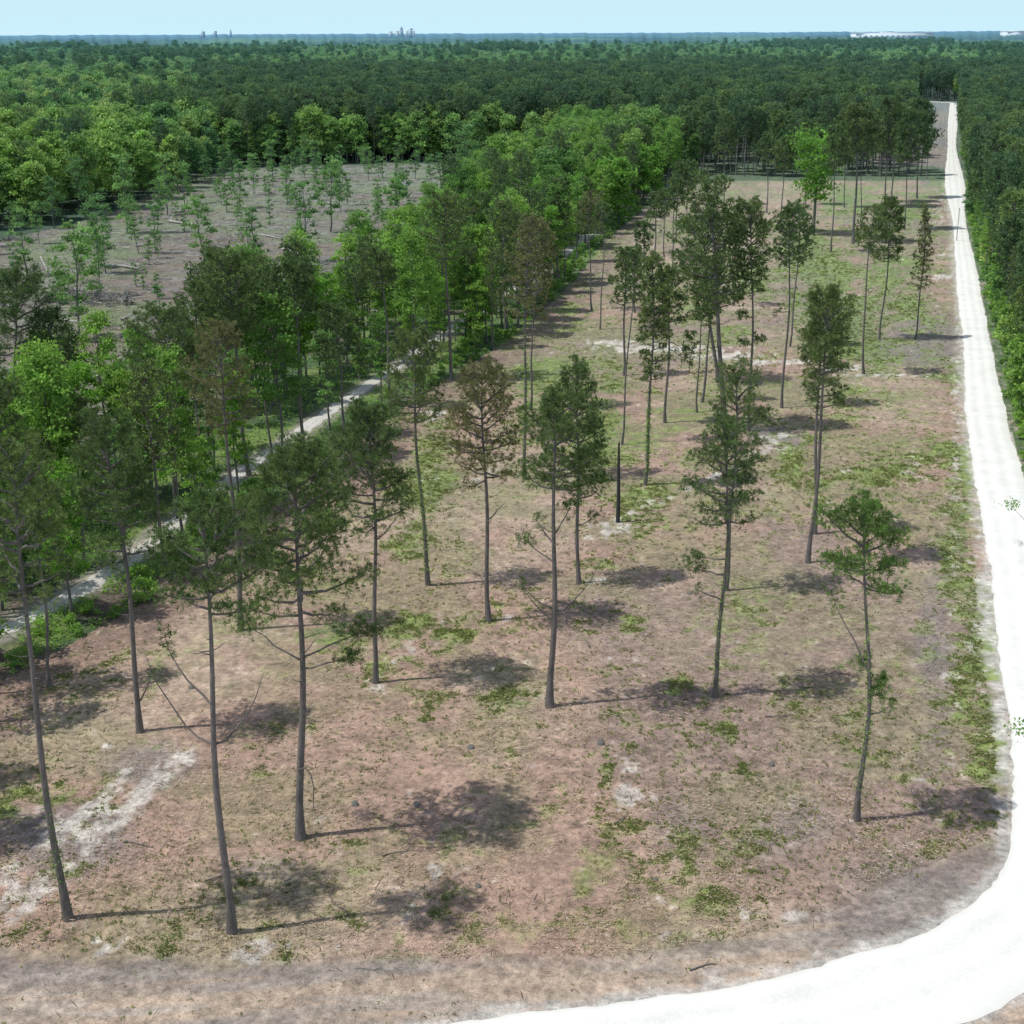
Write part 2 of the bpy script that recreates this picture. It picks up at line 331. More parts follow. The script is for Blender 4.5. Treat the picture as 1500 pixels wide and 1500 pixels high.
SAND = [(400, 1385, 42, 16, 1), (355, 1400, 30, 12, 1), (145, 1390, 16, 20, .7), (430, 1385, 90, 14, .5), (600, 1385, 120, 12, .35), (610, 1320, 14, 34, 1), (630, 1275, 18, 14, .9), (595, 1340, 20, 14, .6), (915, 1165, 28, 24, 1), (930, 1120, 14, 30, .6), (970, 1225, 18, 16, .7), (920, 1140, 40, 50, .3), (960, 1370, 60, 12, .6), (1150, 1340, 80, 12, .5), (830, 1390, 60, 10, .4), (735, 905, 28, 8, .8), (870, 850, 18, 8, 1), (900, 770, 40, 12, .7), (890, 780, 20, 10, .8), (960, 735, 40, 6, .7), (1140, 640, 30, 6, 1), (1120, 660, 25, 6, .7), (960, 510, 110, 6, 1.1), (900, 502, 50, 5, 1), (1060, 520, 60, 6, 1.1), (1140, 530, 60, 5, 1), (1230, 540, 50, 5, 1.1), (1300, 550, 70, 4, .9), (1385, 405, 22, 4, 1), (1380, 375, 20, 5, .6), (640, 605, 26, 5, 1), (625, 615, 20, 5, .9), (1240, 690, 12, 5, .8), (1230, 740, 14, 6, .6), (160, 1095, 26, 8, .7), (40, 495, 0.1, 0.1, 0), (1440, 900, 22, 100, .9), (1465, 1050, 12, 90, .8), (1400, 640, 10, 160, .6), (1462, 1180, 10, 60, .5), (1400, 950, 20, 60, .25), (1175, 990, 40, 20, .1), (1400, 750, 40, 40, .4), (1340, 680, 30, 30, .4), (1378, 300, 16, 30, .5), (1370, 330, 30, 20, .3), (900, 950, 70, 25, .15), (700, 980, 40, 30, .2), (600, 700, 40, 8, .3), (1385, 450, 18, 4, .7)]
SANDLINE = [([(-10, 1345), (60, 1290), (130, 1230), (200, 1170), (270, 1110)], 1.25, 1.05), ([(-20, 1310), (60, 1240), (130, 1180), (190, 1135)], 1.1, 1.0), ([(540, 1000), (600, 950), (690, 890)], .6, .45), ([(560, 1010), (650, 940), (720, 900)], .5, .3), ([(860, 790), (920, 755), (1000, 715), (1060, 690), (1140, 640)], .7, .8), ([(480, 1060), (560, 1000)], .6, .35),
 ([(650, 880), (680, 850)], .5, .4), ([(600, 790), (640, 740), (720, 690)], .6, .4)]
GREY = [(100, 1230, 130, 60, .9), (230, 1120, 90, 40, .8), (1180, 1210, 110, 60, .6), (1000, 1200, 80, 60, .5), (1290, 1300, 160, 80, .6), (1350, 500, 90, 35, 1), (1130, 640, 60, 20, .8), (1300, 520, 80, 20, .7), (400, 1270, 120, 40, .5), (1230, 450, 50, 50, .5), (1370, 900, 40, 160, .6), (1360, 1100, 60, 120, .4), (1190, 450, 50, 30, .5), (1370, 800, 40, 100, .4), (900, 1000, 80, 40, .3), (1090, 1000, 60, 30, .3), (1365, 250, 22, 22, 1), (1365, 215, 14, 8, .6)]
GREY = [g for g in GREY]
STRIP = [tuple(at(*p)[:2]) for p in [(-260, 1378), (0, 1388), (400, 1408), (900, 1402), (1100, 1372), (1280, 1300), (1400, 1250), (1475, 1215)]] + [(33.5, 80), (31, 76.3), (28.1, 72.6), (23.8, 69.3), (19.4, 67.4), (14.3, 65.2), (5.5, 63.3), (-2.3, 61.9), (-10, 59.8), (-40, 51.5), (-80, 40), (-80, 66)]
TANB = [tuple(at(*p)[:2]) for p in [(-300, 1500), (0, 1482), (350, 1470), (700, 1462), (1000, 1425), (1200, 1392)]]
STRIP_TOP = STRIP[:8]
def field_masks(x, y):
    j1 = fbm(x, y, 3.2, 4, 0) - .5; j2 = fbm(x + 50, y - 20, 9, 3, 3) - .5
    def ell(lst, soft=.9):
        m = np.zeros(np.shape(x))
        for (u, v, ru, rv, a) in lst:
            if a <= 0: continue
            cx, cy, rx, ry, sh = px_ell(u, v, ru, rv)
            sel = (np.abs(x - cx) < rx * 2.2 + abs(sh) * 2.2) & (np.abs(y - cy) < ry * 2.2)
            if not sel.any(): continue
            xs = x[sel] - cx - (y[sel] - cy) / ry * sh; d = np.sqrt((xs / rx) ** 2 + ((y[sel] - cy) / ry) ** 2)
            m[sel] = np.maximum(m[sel], a * np.clip(1.25 - d * .85, 0, 1))
        return m
    g = ell(GREEN); s = ell(SAND); gr = ell(GREY)
    for pts, wd, a in SANDLINE:
        P = [tuple(at(*p)[:2]) for p in pts]; d = segdist(x + j1 * 2.0, y + j2 * 2, P); s = np.maximum(s, .86 * a * np.clip(1.35 - d / wd * .8, 0, 1))
    fine = fbm(x, y, 1.1, 4, 2); al = .96 * y + .28 * x; ac = .96 * x - .28 * y; mid = .5 * fbm(x, y, 5, 4, 4) + .5 * fbm(ac, al * .22, 3.2, 4, 6)
    fine2 = fbm(x + 31, y + 7, .7, 3, 6)
    dep = sst(70, 220, y)
    green = sst(.32, .74, g * .62 + (mid - .5) * 1.5 + (fine - .5) * .9 + .17 * dep)
    green = np.maximum(green, .55 * sst(.54, .68, mid * .55 + fine * .45 + .07 * dep))
    sand = sst(.33, .74, s * .72 + (fbm(x * 1.6, y * .7, 1.3, 4, 1) - .5) * 1.3 + (fine2 - .5) * .7)
    grey = sst(.25, .75, gr + (mid - .5) * .9)
    return green, sand, grey, fine, mid, fine2
def ground_colour(x, y):
    green, sand, grey, fine, mid, fine2 = field_masks(x, y)
    L = lambda a, b, t: a * (1 - t[:, None]) + b * t[:, None]
    straw = np.array((.36, .242, .188)); straw2 = np.array((.40, .295, .225)); brown = np.array((.27, .198, .165)); greyc = np.array((.235, .195, .185))
    sandc = np.array((.50, .465, .42)); gc = np.array((.19, .26, .062)); gc2 = np.array((.155, .21, .07)); olive = np.array((.235, .225, .115))
    c = np.tile(straw, (len(x), 1)); n8 = fbm(x, y, 14, 3, 5); n9 = fbm(x + 9, y + 70, 30, 3, 1)
    c = L(c, straw2, sst(.45, .7, n8)); c = L(c, brown, sst(.48, .62, n9) * .75); c = L(c, olive, sst(.40, .62, fbm(x - 40, y + 12, 8, 5, 3)) * (.45 + .25 * sst(90, 200, y)))
    c = L(c, greyc, grey * .8)
    fe = segdist(x, y, FL); c = L(c, np.array((.215, .14, .115)), sst(9, 2, fe + (mid - .5) * 7) * .75 * (y < 500))
    c = L(c, L(np.tile(gc2, (len(x), 1)), gc, sst(.4, .65, mid + .15 * (fine - .5))), green * .85)
    c = L(c, sandc * (1 + .2 * sst(120, 200, y))[:, None], sand * .78)
    # graded strip along the inside of the road: grey mud, then tan sand beside the gravel
    rd = segdist(x, y, RC) ; din = rd
    nearC = sst(95, 70, y)
    along = fbm(x * .25, y * 1.6, 1.6, 4, 2)
    mud = np.array((.225, .188, .172)); mud2 = np.array((.275, .232, .205)); tan = np.array((.42, .32, .24))
    ins = inpoly(x, y, STRIP); ds = segdist(x, y, STRIP_TOP); sg = np.where(ins, ds, -ds) + (mid - .5) * 3.0 + (fine - .5) * 1.2
    mm = sst(-.8, 1.6, sg) * nearC; streak = fbm(x * .16 + y * .05, y * 1.5 - x * .12, 1.1, 5, 2)
    c = L(c, L(np.tile(mud, (len(x), 1)), mud2, sst(.42, .6, streak)), mm * .92)
    tb = segdist(x, y, TANB) + (streak - .5) * 4 + (mid - .5) * 1.5
    mm = sst(3.2, .6, tb) * nearC
    c = L(c, L(np.tile(tan, (len(x), 1)), np.array((.40, .33, .27)), sst(.45, .6, streak)), mm * .85)
    out = (inpoly(x, y, ROAD_OUT + [(400, 1058), (400, -50), (-95, -50)]))
    c = np.where((out & (y < 110))[:, None], L(np.tile(tan, (len(x), 1)), mud2, sst(.45, .65, mid)), c)
    # pale fringe beside the gravel
    ed = np.minimum(segdist(x, y, ROAD_IN[:]), segdist(x, y, ROAD_OUT)); c = L(c, np.array((.60, .575, .53)), sst(1.3, .1, ed + (fine - .5) * 2.6) * .6)
    verge = out & (y >= 110); c = np.where(verge[:, None], L(np.tile(np.array((.09, .13, .045)), (len(x), 1)), np.array((.30, .25, .20)), sst(.5, .7, fine * .6 + mid * .4)), c)
    # clear-cut
    cc = inpoly(x, y, CLEAR); cl = np.tile(np.array((.185, .138, .108)), (len(x), 1))
    cl = L(cl, np.array((.165, .18, .09)), sst(.38, .56, fbm(x, y, 26, 4, 1)) * .85); cl = L(cl, np.array((.21, .185, .17)), sst(.52, .68, fbm(x * .6, y * 1.8, 6, 4, 6)) * .8)
    c = np.where(cc[:, None], cl, c)
    # hedgerow and wood floor
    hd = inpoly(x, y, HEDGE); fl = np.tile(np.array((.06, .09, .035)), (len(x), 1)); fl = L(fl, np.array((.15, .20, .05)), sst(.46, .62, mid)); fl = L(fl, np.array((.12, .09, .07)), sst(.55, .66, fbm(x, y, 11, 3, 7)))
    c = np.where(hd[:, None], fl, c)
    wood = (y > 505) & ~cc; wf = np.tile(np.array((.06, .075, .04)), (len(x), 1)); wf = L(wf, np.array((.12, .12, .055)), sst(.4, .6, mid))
    strip = wood & (segdist(x, y, [(p[0] - 18, p[1]) for p in RC[-5:]]) < 17); wf = np.where(strip[:, None], L(np.tile(np.array((.27, .20, .16)), (len(x), 1)), greyc * .9, sst(.4, .6, fbm(x * .3, y * .3, 12, 3, 2))), wf)
    glade = wood & (y < 560) & (x > 50) & (x < 165); wf = np.where(glade[:, None], np.array((.10, .12, .05)) * (1 + .4 * (mid - .5)[:, None]), wf)
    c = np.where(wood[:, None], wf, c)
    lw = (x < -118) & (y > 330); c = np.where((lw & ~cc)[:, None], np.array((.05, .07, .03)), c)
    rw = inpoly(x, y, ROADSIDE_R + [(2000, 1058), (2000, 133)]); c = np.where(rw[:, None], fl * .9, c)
    # pale gravel track behind the hedgerow
    td = segdist(x, y, TRACK); c = L(c, np.array((.30, .27, .22)), sst(2.9, 1.2, td + (fine - .5) * 2))
    val = 1 + (fine - .5) * .55 + (fine2 - .5) * .7
    return np.clip(c * val[:, None], .01, .9), green

def build_ground():
    s_in = np.linspace(-.46, .46, 860); s = np.concatenate([-np.geomspace(60, .52, 26), s_in, np.geomspace(.52, 60, 26)])
    yi = 1 / np.linspace(1 / 50., 1 / 720., 1050); Yr = np.concatenate([[-60, -30, 0, 20, 35, 43], yi, np.geomspace(760, 60000, 70)])
    off = 62.0
    X = s[None, :] * (Yr[:, None] + off) * np.where(Yr[:, None] > 0, .92, 1); Y = np.repeat(Yr[:, None], len(s), 1)
    x = X.ravel(); y = Y.ravel(); nr, nc = X.shape
    col = np.zeros((len(x), 3)); col[:] = (.05, .07, .035)
    sel = (np.abs(x) < 700) & (y < 1400); cs, g = ground_colour(x[sel], y[sel]); col[sel] = cs
    z = np.zeros(len(x)); nz = (fbm(x, y, 4, 4, 3) - .5) * .14 + (fbm(x, y, 22, 2, 5) - .5) * .35
    d = segdist(x, y, RC); dt = segdist(x, y, TRACK); z = nz * sst(4.5, 9, d) * sst(3, 6, dt) * (y < 800)
    z = np.where(d < 4.6, -.0, z)
    i = np.arange(nr - 1)[:, None] * nc + np.arange(nc - 1)[None, :]
    q = np.stack([i, i + 1, i + nc + 1, i + nc], -1).reshape(-1, 4)
    m, nt, out = new_mat('ground_surface')
    a = N(nt, 'ShaderNodeAttribute', attribute_name='base'); g_ = N(nt, 'ShaderNodeNewGeometry'); pos = g_.outputs['Position']
    n1 = noise(nt, 2.2, 5, .7, pos); n2 = noise(nt, 9.0, 3, .7, pos)
    k = math_(nt, 'ADD', math_(nt, 'MULTIPLY', n1, .9), math_(nt, 'MULTIPLY', n2, .8)); n3 = noise(nt, .55, 4, .65, pos); kk = math_(nt, 'ADD', k, math_(nt, 'MULTIPLY', n3, .55)); k2 = math_(nt, 'MULTIPLY_ADD', kk, 1.75); k2.node.inputs[2].default_value = -.95
    v = N(nt, 'ShaderNodeVectorMath', operation='SCALE'); nt.links.new(a.outputs['Color'], v.inputs[0]); nt.links.new(k2, v.inputs['Scale'])
    b = N(nt, 'ShaderNodeBsdfPrincipled'); b.inputs['Roughness'].default_value = .95; b.inputs['Specular IOR Level'].default_value = .15
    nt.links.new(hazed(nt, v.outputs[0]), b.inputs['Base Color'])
    bp = N(nt, 'ShaderNodeBump'); bp.inputs['Strength'].default_value = .7; bp.inputs['Distance'].default_value = .12; nt.links.new(k, bp.inputs['Height']); nt.links.new(bp.outputs[0], b.inputs['Normal'])
    nt.links.new(b.outputs[0], out.inputs[0])
    me = mesh_np('ground', np.stack([x, y, z], 1), [q], m, True)
    ca = me.color_attributes.new('base', 'FLOAT_COLOR', 'POINT'); ca.data.foreach_set('color', np.concatenate([col, np.ones((len(x), 1))], 1).astype(np.float32).ravel())
    o = link('ground', me); tag(o, 'cleared brown and green ground under the scattered pines', 'ground', kind='structure')
build_ground()

def resample(P, step):
    P = np.asarray(P, float); d = np.concatenate([[0], np.cumsum(np.hypot(*np.diff(P, axis=0).T))]); n = int(d[-1] / step)
    # smooth parametric through Catmull-like interpolation
    t = np.linspace(0, d[-1], n); return np.stack([np.interp(t, d, P[:, 0]), np.interp(t, d, P[:, 1])], 1)
def ribbon(name, A, B, mat, z, jit, cross=10, jscale=1.5):
    n = len(A); tt = np.linspace(0, 1, cross); wdt = np.hypot(*(B - A).T)[:, None]
    ja = (fbm(A[:, 0], A[:, 1], jscale, 4, 1) - .5) * jit; jb = (fbm(B[:, 0] + 40, B[:, 1], jscale, 4, 2) - .5) * jit; ja = ja + (fbm(A[:, 0], A[:, 1], .9, 3, 4) - .5) * .38; jb = jb + (fbm(B[:, 0], B[:, 1], .9, 3, 5) - .5) * .38
    T = tt[None, :] + (1 - tt[None, :]) * (ja[:, None] / wdt) + tt[None, :] * (jb[:, None] / wdt)
    P = A[:, None, :] * (1 - T[..., None]) + B[:, None, :] * T[..., None]
    zz = z + .10 * (1 - (2 * tt - 1) ** 2)[None, :] * np.ones((n, 1))
    V = np.concatenate([P, zz[..., None]], 2).reshape(-1, 3); i = np.arange(n - 1)[:, None] * cross + np.arange(cross - 1)[None, :]
    q = np.stack([i, i + cross, i + cross + 1, i + 1], -1).reshape(-1, 4)
    if np.cross(np.append(A[1] - A[0], 0), np.append(B[0] - A[0], 0))[2] < 0: pass
    else: q = q[:, ::-1]
    me = mesh_np(name, V, [q], mat, True, tone=np.repeat(tt[None, :], n, 0).ravel())
    return link(name, me)
def smooth_pair(P, Q, k=14):
    P = np.asarray(P, float); Q = np.asarray(Q, float); outp, outq = [], []
    def cr(a, b, c, d, t): return .5 * ((2 * b) + (-a + c) * t + (2 * a - 5 * b + 4 * c - d) * t * t + (-a + 3 * b - 3 * c + d) * t ** 3)
    for i in range(len(P) - 1):
        a, b, c, d = max(0, i - 1), i, i + 1, min(len(P) - 1, i + 2); m = max(6, int(np.hypot(*(P[i + 1] - P[i])) / .5))
        m = min(m, 120)
        for t in np.arange(m) / m: outp.append(cr(P[a], P[b], P[c], P[d], t)); outq.append(cr(Q[a], Q[b], Q[c], Q[d], t))
    return np.array(outp), np.array(outq)
def gravel(name, c1, c2, edge):
    m, nt, out = new_mat(name); g = N(nt, 'ShaderNodeNewGeometry'); pos = g.outputs['Position']
    n1 = noise(nt, .35, 4, .6, pos); n2 = noise(nt, 6, 4, .7, pos)
    at_ = N(nt, 'ShaderNodeAttribute', attribute_name='tone'); wv = math_(nt, 'SINE', math_(nt, 'MULTIPLY', at_.outputs['Fac'], 19.0))
    f = math_(nt, 'ADD', math_(nt, 'ADD', math_(nt, 'MULTIPLY', n1, .5), math_(nt, 'MULTIPLY', n2, .45)), math_(nt, 'MULTIPLY', wv, .06))
    col = ramp(nt, f, [(.30, c1), (.62, c2)])
    e = math_(nt, 'ABSOLUTE', math_(nt, 'SUBTRACT', at_.outputs['Fac'], .5)); e2 = math_(nt, 'MULTIPLY_ADD', math_(nt, 'ADD', e, math_(nt, 'MULTIPLY', n2, .1)), 9.0, True); e2.node.inputs[2].default_value = -4.2
    col = mixc(nt, e2, col, edge)
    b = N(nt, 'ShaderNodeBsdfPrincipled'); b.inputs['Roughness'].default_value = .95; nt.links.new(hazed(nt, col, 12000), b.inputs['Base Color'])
    bp = N(nt, 'ShaderNodeBump'); bp.inputs['Strength'].default_value = .2; bp.inputs['Distance'].default_value = .03; nt.links.new(n2, bp.inputs['Height']); nt.links.new(bp.outputs[0], b.inputs['Normal'])
    nt.links.new(b.outputs[0], out.inputs[0]); return m
A, B_ = smooth_pair(ROAD_IN, ROAD_OUT)
tag(ribbon('gravel_road', A, B_, gravel('white_gravel', (.64, .64, .60), (.84, .84, .80), (.66, .64, .59)), .02, .7, 12, 9), 'wide white gravel road running along the right side and curving across the bottom', 'road', kind='structure')
tc = np.array(TRACK, float); tn = np.gradient(tc, axis=0); tn = np.stack([-tn[:, 1], tn[:, 0]], 1); tn /= np.linalg.norm(tn, axis=1)[:, None]
A, B_ = smooth_pair(tc + tn * 1.15, tc - tn * 1.15)
tag(ribbon('gravel_track', A, B_, gravel('pale_gravel', (.42, .40, .36), (.62, .60, .56), (.30, .27, .21)), .03, 1.3, 8), 'narrow pale gravel track half hidden behind the left row of trees', 'track', kind='structure')
A, B_ = smooth_pair([(320, 1060), (300, 1085), (262, 1090)], [(325, 1064), (303, 1096), (262, 1099)])
tag(ribbon('gravel_path', A, B_, gravel('white_gravel_end', (.60, .60, .565), (.79, .79, .75), (.6, .58, .52)), .04, 1.0, 6), 'far end of the white road where it turns left', 'road', kind='structure')
#@@PART2@@
# ------------------------------------------------------------------ the pines left standing in the cleared field, each one its own
PG = 'pines left standing in the cleared field'
# base px, top px, crown-bottom y, crown half width px, shape, options, label
HERO = [
 (100, 1345, 20, 668, 885, 80, 'oval', dict(rad=.27, dead=7, dens=.75, bend=-.5, vine=.3), 'leaning tall pine standing closest to the bottom left corner, crown at the left edge'),
 (340, 1365, 300, 742, 900, 64, 'oval', dict(rad=.27, dead=6, dens=.95, extra=[(2.9, .47, 4.6, 0, .15, 1.5), (.2, .47, 3.2, 0, .1, 1.8), (2.6, .56, 4.4, .3, .5, .5)]), 'tall pine nearest the bottom edge with two long bare upcurved branches below its crown'),
 (440, 1228, 432, 672, 905, 80, 'oval', dict(rad=.30, dead=4, dens=1.25, extra=[(0.05, .50, 5.0, 1.2, .45, -.1), (-.1, .47, 3.6, .7, .25, .1), (2.85, .49, 4.6, .8, .4, .2)], stub=True), 'large round crowned pine with a broken branch drooping from its lower trunk'),
 (205, 1073, 152, 622, 830, 55, 'oval', dict(rad=.25, dead=6, dens=.9, bend=.4, extra=[(.3, .10, 1.4, .1, 1.2, 1.2)]), 'slender leaning pine with a small dead side stem at its foot'),
 (353, 925, 316, 480, 640, 42, 'oval', dict(rad=.26, dens=.55, dead=5, needle='needle_brown', vine=.1), 'thin browned pine behind the two nearest pines, its foot flared at the field edge'),
 (550, 1000, 541, 605, 780, 53, 'oval', dict(rad=.22, dens=1.05, extra=[(.1, .55, 2.0, 0, .7, .8)]), 'straight pine with a dense oval crown, right of the large round crowned pine'),
 (627, 857, 604, 497, 620, 40, 'oval', dict(rad=.22, dens=1.0, vine=1.0, bend=.5), 'pine with green vines wrapped round the middle of its trunk'),
 (716, 910, 706, 545, 705, 50, 'oval', dict(rad=.24, dens=.85, needle='needle_brown', extra=[(.5, .42, 1.8, 0, .6, .3)]), 'rusty brown crowned pine in the middle of the field'),
 (805, 1035, 812, 588, 720, 50, 'oval', dict(rad=.29, dens=1.05, dead=3, needle='needle', extra=[(2.8, .49, 3.0, .5, .45, .2), (3.3, .34, 2.9, 0, .1, 1.2), (.05, .33, 3.6, .1, .1, 1.6), (2.5, .55, 1.8, .2, .8, .3), (.6, .58, 2.2, .6, .9, .2), (3.0, .30, 2.8, .25, .3, 1.4)]), 'forked pine with bare upcurved lower limbs in the centre foreground'),
 (848, 855, 846, 540, 735, 40, 'oval', dict(rad=.2, dens=.9, extra=[(.05, .46, 2.6, 1.0, .25, .1), (.1, .28, 2.0, .5, .3, .2)]), 'pine with layered crown close behind the forked pine'),
 (1047, 1020, 1066, 632, 775, 50, 'oval', dict(rad=.2, dens=.75, vine=.5, extra=[(3.1, .48, 3.0, .9, .1, .1), (3.2, .54, 2.8, .8, .1, .0), (2.9, .38, 2.2, .2, .4, -.1)]), 'curved slim pine with flat side branches to its left and vines low on its trunk'),
 (1063, 865, 1080, 545, 690, 40, 'oval', dict(rad=.2, dens=.62, needle='needle'), 'pine with open tufted crown just behind the curved slim pine'),
 (1255, 1200, 1262, 750, 862, 56, 'oval', dict(rad=.2, dens=1.3, bend=-.6, needle='needle_fresh', vine=.55, extra=[(.15, .42, .8, .35, .3, .4), (2.7, .50, 3.2, .2, 1.4, .3), (.1, .44, 1.0, .5, .4, .5), (-.2, .36, 1.6, .15, .3, .4), (2.2, .5, 1.0, .4, .2, .3)]), 'bushy broad topped pine with forked trunk near the right bend of the road'),
 (1183, 825, 1211, 435, 560, 36, 'narrow', dict(rad=.24, dens=1.15, bend=.4, extra=[(.1, .60, 2.2, .6, .2, .1), (2.9, .57, 1.8, 0, .6, .3)]), 'taller front trunk of the close pair of pines right of the field centre'),
 (1193, 782, 1202, 470, 600, 30, 'narrow', dict(rad=.22, dens=.9, vine=.3), 'rear trunk of the close pair of pines right of the field centre'),
 (945, 710, 957, 380, 560, 22, 'narrow', dict(rad=.19, dens=.75, vine=.9), 'narrow ragged pine with leafy vines up most of its trunk'),
 (974, 620, 981, 398, 478, 22, 'oval', dict(rad=.2, dens=.9, extra=[(-.1, .55, 2.4, .8, -.3, -.2), (-.2, .5, 3.2, .5, -.5, -.2)]), 'pine with a drooping leafy branch right of its trunk, beside the narrow ragged pine'),
 (914, 550, 916, 368, 450, 20, 'oval', dict(rad=.2, dens=.7), 'slim pine with dark lower trunk left of the narrow ragged pine'),
 (911, 652, 931, 372, 440, 15, 'oval', dict(rad=.13, dens=.6, bend=.2), 'very thin leaning pine just above the charred snag'),
 (1060, 628, 1037, 272, 455, 48, 'oval', dict(rad=.42, dens=.95, gap=.28, dead=4, extra=[(.1, .55, 3.4, .8, .05, .0), (3.0, .6, 3.2, .8, .3, .1)]), 'biggest pine of the field with massive trunk and broad layered crown'),
 (1052, 560, 1028, 320, 440, 40, 'oval', dict(rad=.33, dens=.7), 'second thick trunk leaning against the biggest pine of the field'),
 (1097, 632, 1101, 303, 430, 27, 'narrow', dict(rad=.21, dens=.95, vine=.3, extra=[(.1, .42, 1.0, .8, .1, .2), (3.1, .40, 1.0, .7, .1, .2), (3.2, .52, 1.9, .9, .2, .1)]), 'narrow crowned pine immediately right of the biggest pine'),
 (1021, 605, 1034, 425, 480, 20, 'oval', dict(rad=.13, dens=.8), 'front thin stem left of the biggest pine'),
 (1028, 590, 1044, 400, 470, 18, 'oval', dict(rad=.2, dens=.7), 'thicker short stem between the thin stem and the biggest pine'),
 (1145, 598, 1158, 308, 395, 24, 'oval', dict(rad=.19, dens=.75, extra=[(3.1, .5, 2.0, .4, 0, .1)]), 'slim pine left of the close pair, with a pale green lower branch'),
 (1157, 508, 1172, 303, 380, 20, 'oval', dict(rad=.15, dens=.7), 'thin pine whose crown touches the one of the slim pine in front of it'),
 (1265, 548, 1281, 308, 370, 23, 'oval', dict(rad=.19, dens=.75, bend=.7), 'wavy trunked pine left of the two leaning pines near the road'),
 (1288, 497, 1306, 295, 385, 21, 'oval', dict(rad=.18, dens=1.1), 'leaning pine with dense dark crown near the right road'),
 (1341, 497, 1356, 302, 425, 15, 'cone', dict(rad=.15, dens=.5, needle='needle_brown'), 'thin sparse pine closest to the straight part of the white road'),
 (769, 703, 776, 322, 470, 32, 'oval', dict(rad=.2, dens=.45, needle='needle_brown', vine=.5), 'tall thin brownish pine behind the rusty brown crowned pine'),
 (778, 600, 792, 330, 450, 24, 'oval', dict(rad=.15, dens=.5, needle='needle_brown'), 'thin brownish pine twin standing farther back at the field edge'),
 (662, 558, 650, 292, 385, 33, 'oval', dict(rad=.28, dens=.75, dead=8), 'tall straight pine at the edge of the hedgerow with reddish litter round its foot'),
 (448, 675, 431, 393, 470, 36, 'oval', dict(rad=.25, dens=1.2), 'round topped pine beside the gravel track, right of the broad crowned one'),
 (365, 697, 337, 391, 505, 50, 'flat', dict(rad=.3, dens=1.3), 'broad crowned pine beside the gravel track'),
 (399, 678, 383, 440, 520, 24, 'oval', dict(rad=.15, dens=.7), 'thin stemmed pine between the two round topped pines by the gravel track'),
 (262, 760, 243, 462, 580, 48, 'oval', dict(rad=.22, dens=1.0, bend=.6), 'wide pine with pale crooked trunk left of the gravel track'),
 (302, 745, 282, 500, 570, 30, 'oval', dict(rad=.16, dens=.8), 'pine just right of the pale crooked trunk'),
 (572, 600, 556, 375, 425, 26, 'oval', dict(rad=.22, dens=1.2), 'round topped pine rising out of the bright green hedgerow'),
 (505, 640, 490, 455, 540, 30, 'oval', dict(rad=.2, dens=.9), 'low dark pine among bright green hedgerow trees'),
 (72, 1005, 40, 690, 800, 34, 'oval', dict(rad=.14, dens=.6), 'thin stem at the field edge near the left border'),
 (20, 745, 24, 402, 520, 46, 'oval', dict(rad=.26, dens=1.2), 'dark broad pine at the left edge in front of the clear-cut'),
 (-12, 905, -8, 560, 700, 42, 'oval', dict(rad=.26, dens=.9), 'pine cut off by the left border, crown level with the bright hedgerow trees'),
 (128, 835, 112, 590, 660, 30, 'oval', dict(rad=.18, dens=1.0), 'lower pine between the bright leafy tree and the slender leaning pine'),
 (1123, 312, 1124, 200, 240, 13, 'oval', dict(rad=.2, dens=.6), 'straight pine far back left of the bright green broadleaf'),
 (1144, 340, 1153, 205, 250, 15, 'oval', dict(rad=.2, dens=.6), 'far pine next to the bright green broadleaf'),
 (1217, 369, 1224, 190, 250, 15, 'oval', dict(rad=.2, dens=.7), 'far pine just right of the bright green broadleaf'),
 (1250, 356, 1257, 160, 225, 26, 'oval', dict(rad=.42, dens=1.0), 'far pine with the thickest dark trunk at the back of the field'),
 (1261, 321, 1266, 170, 240, 16, 'oval', dict(rad=.16, dens=.6), 'thin pine behind the thickest far trunk'),
 (1237, 304, 1241, 185, 240, 14, 'oval', dict(rad=.18, dens=.6), 'small far pine between the bright broadleaf and the thickest far trunk'),
 (1295, 303, 1303, 150, 225, 24, 'oval', dict(rad=.3, dens=1.0), 'left one of the two far pines before the dark clump'),
 (1305, 296, 1313, 155, 225, 20, 'oval', dict(rad=.26, dens=.9), 'right one of the two far pines before the dark clump'),
 (1325, 336, 1333, 165, 240, 20, 'oval', dict(rad=.2, dens=.8), 'far pine nearest the road at the back of the field'),
 (1343, 290, 1345, 150, 220, 18, 'oval', dict(rad=.3, dens=1.0), 'dark far pine at the right end of the back wood'),
 (1357, 262, 1358, 205, 222, 7, 'flat', dict(rad=.14, dens=.6), 'small flat topped pine by the far bare strip'),
 (959, 371, 962, 288, 320, 13, 'oval', dict(rad=.2, dens=.8), 'small crowned pine at the back left of the field'),
 (973, 377, 975, 280, 315, 12, 'oval', dict(rad=.15, dens=.7), 'thin pine right beside the small crowned pine at the back left'),
 (985, 402, 992, 265, 310, 12, 'oval', dict(rad=.14, dens=.6), 'tall thin bare stemmed pine at the back left of the field'),
 (990, 351, 997, 240, 290, 13, 'oval', dict(rad=.16, dens=.6), 'reddish stemmed pine far behind the tall thin one'),
 (1005, 338, 1009, 240, 280, 13, 'oval', dict(rad=.16, dens=.6), 'far thin pine left of the biggest crown'),
 (867, 455, 864, 285, 340, 18, 'oval', dict(rad=.17, dens=.5, needle='needle_brown'), 'thin brownish pine before the dark end of the hedgerow'),
 (879, 482, 884, 300, 350, 14, 'oval', dict(rad=.12, dens=.5), 'thin grey stem at the hedgerow edge, nearer than its neighbour'),
 (930, 458, 934, 365, 400, 12, 'oval', dict(rad=.15, dens=.6), 'thin pine behind the slim dark trunked one'),
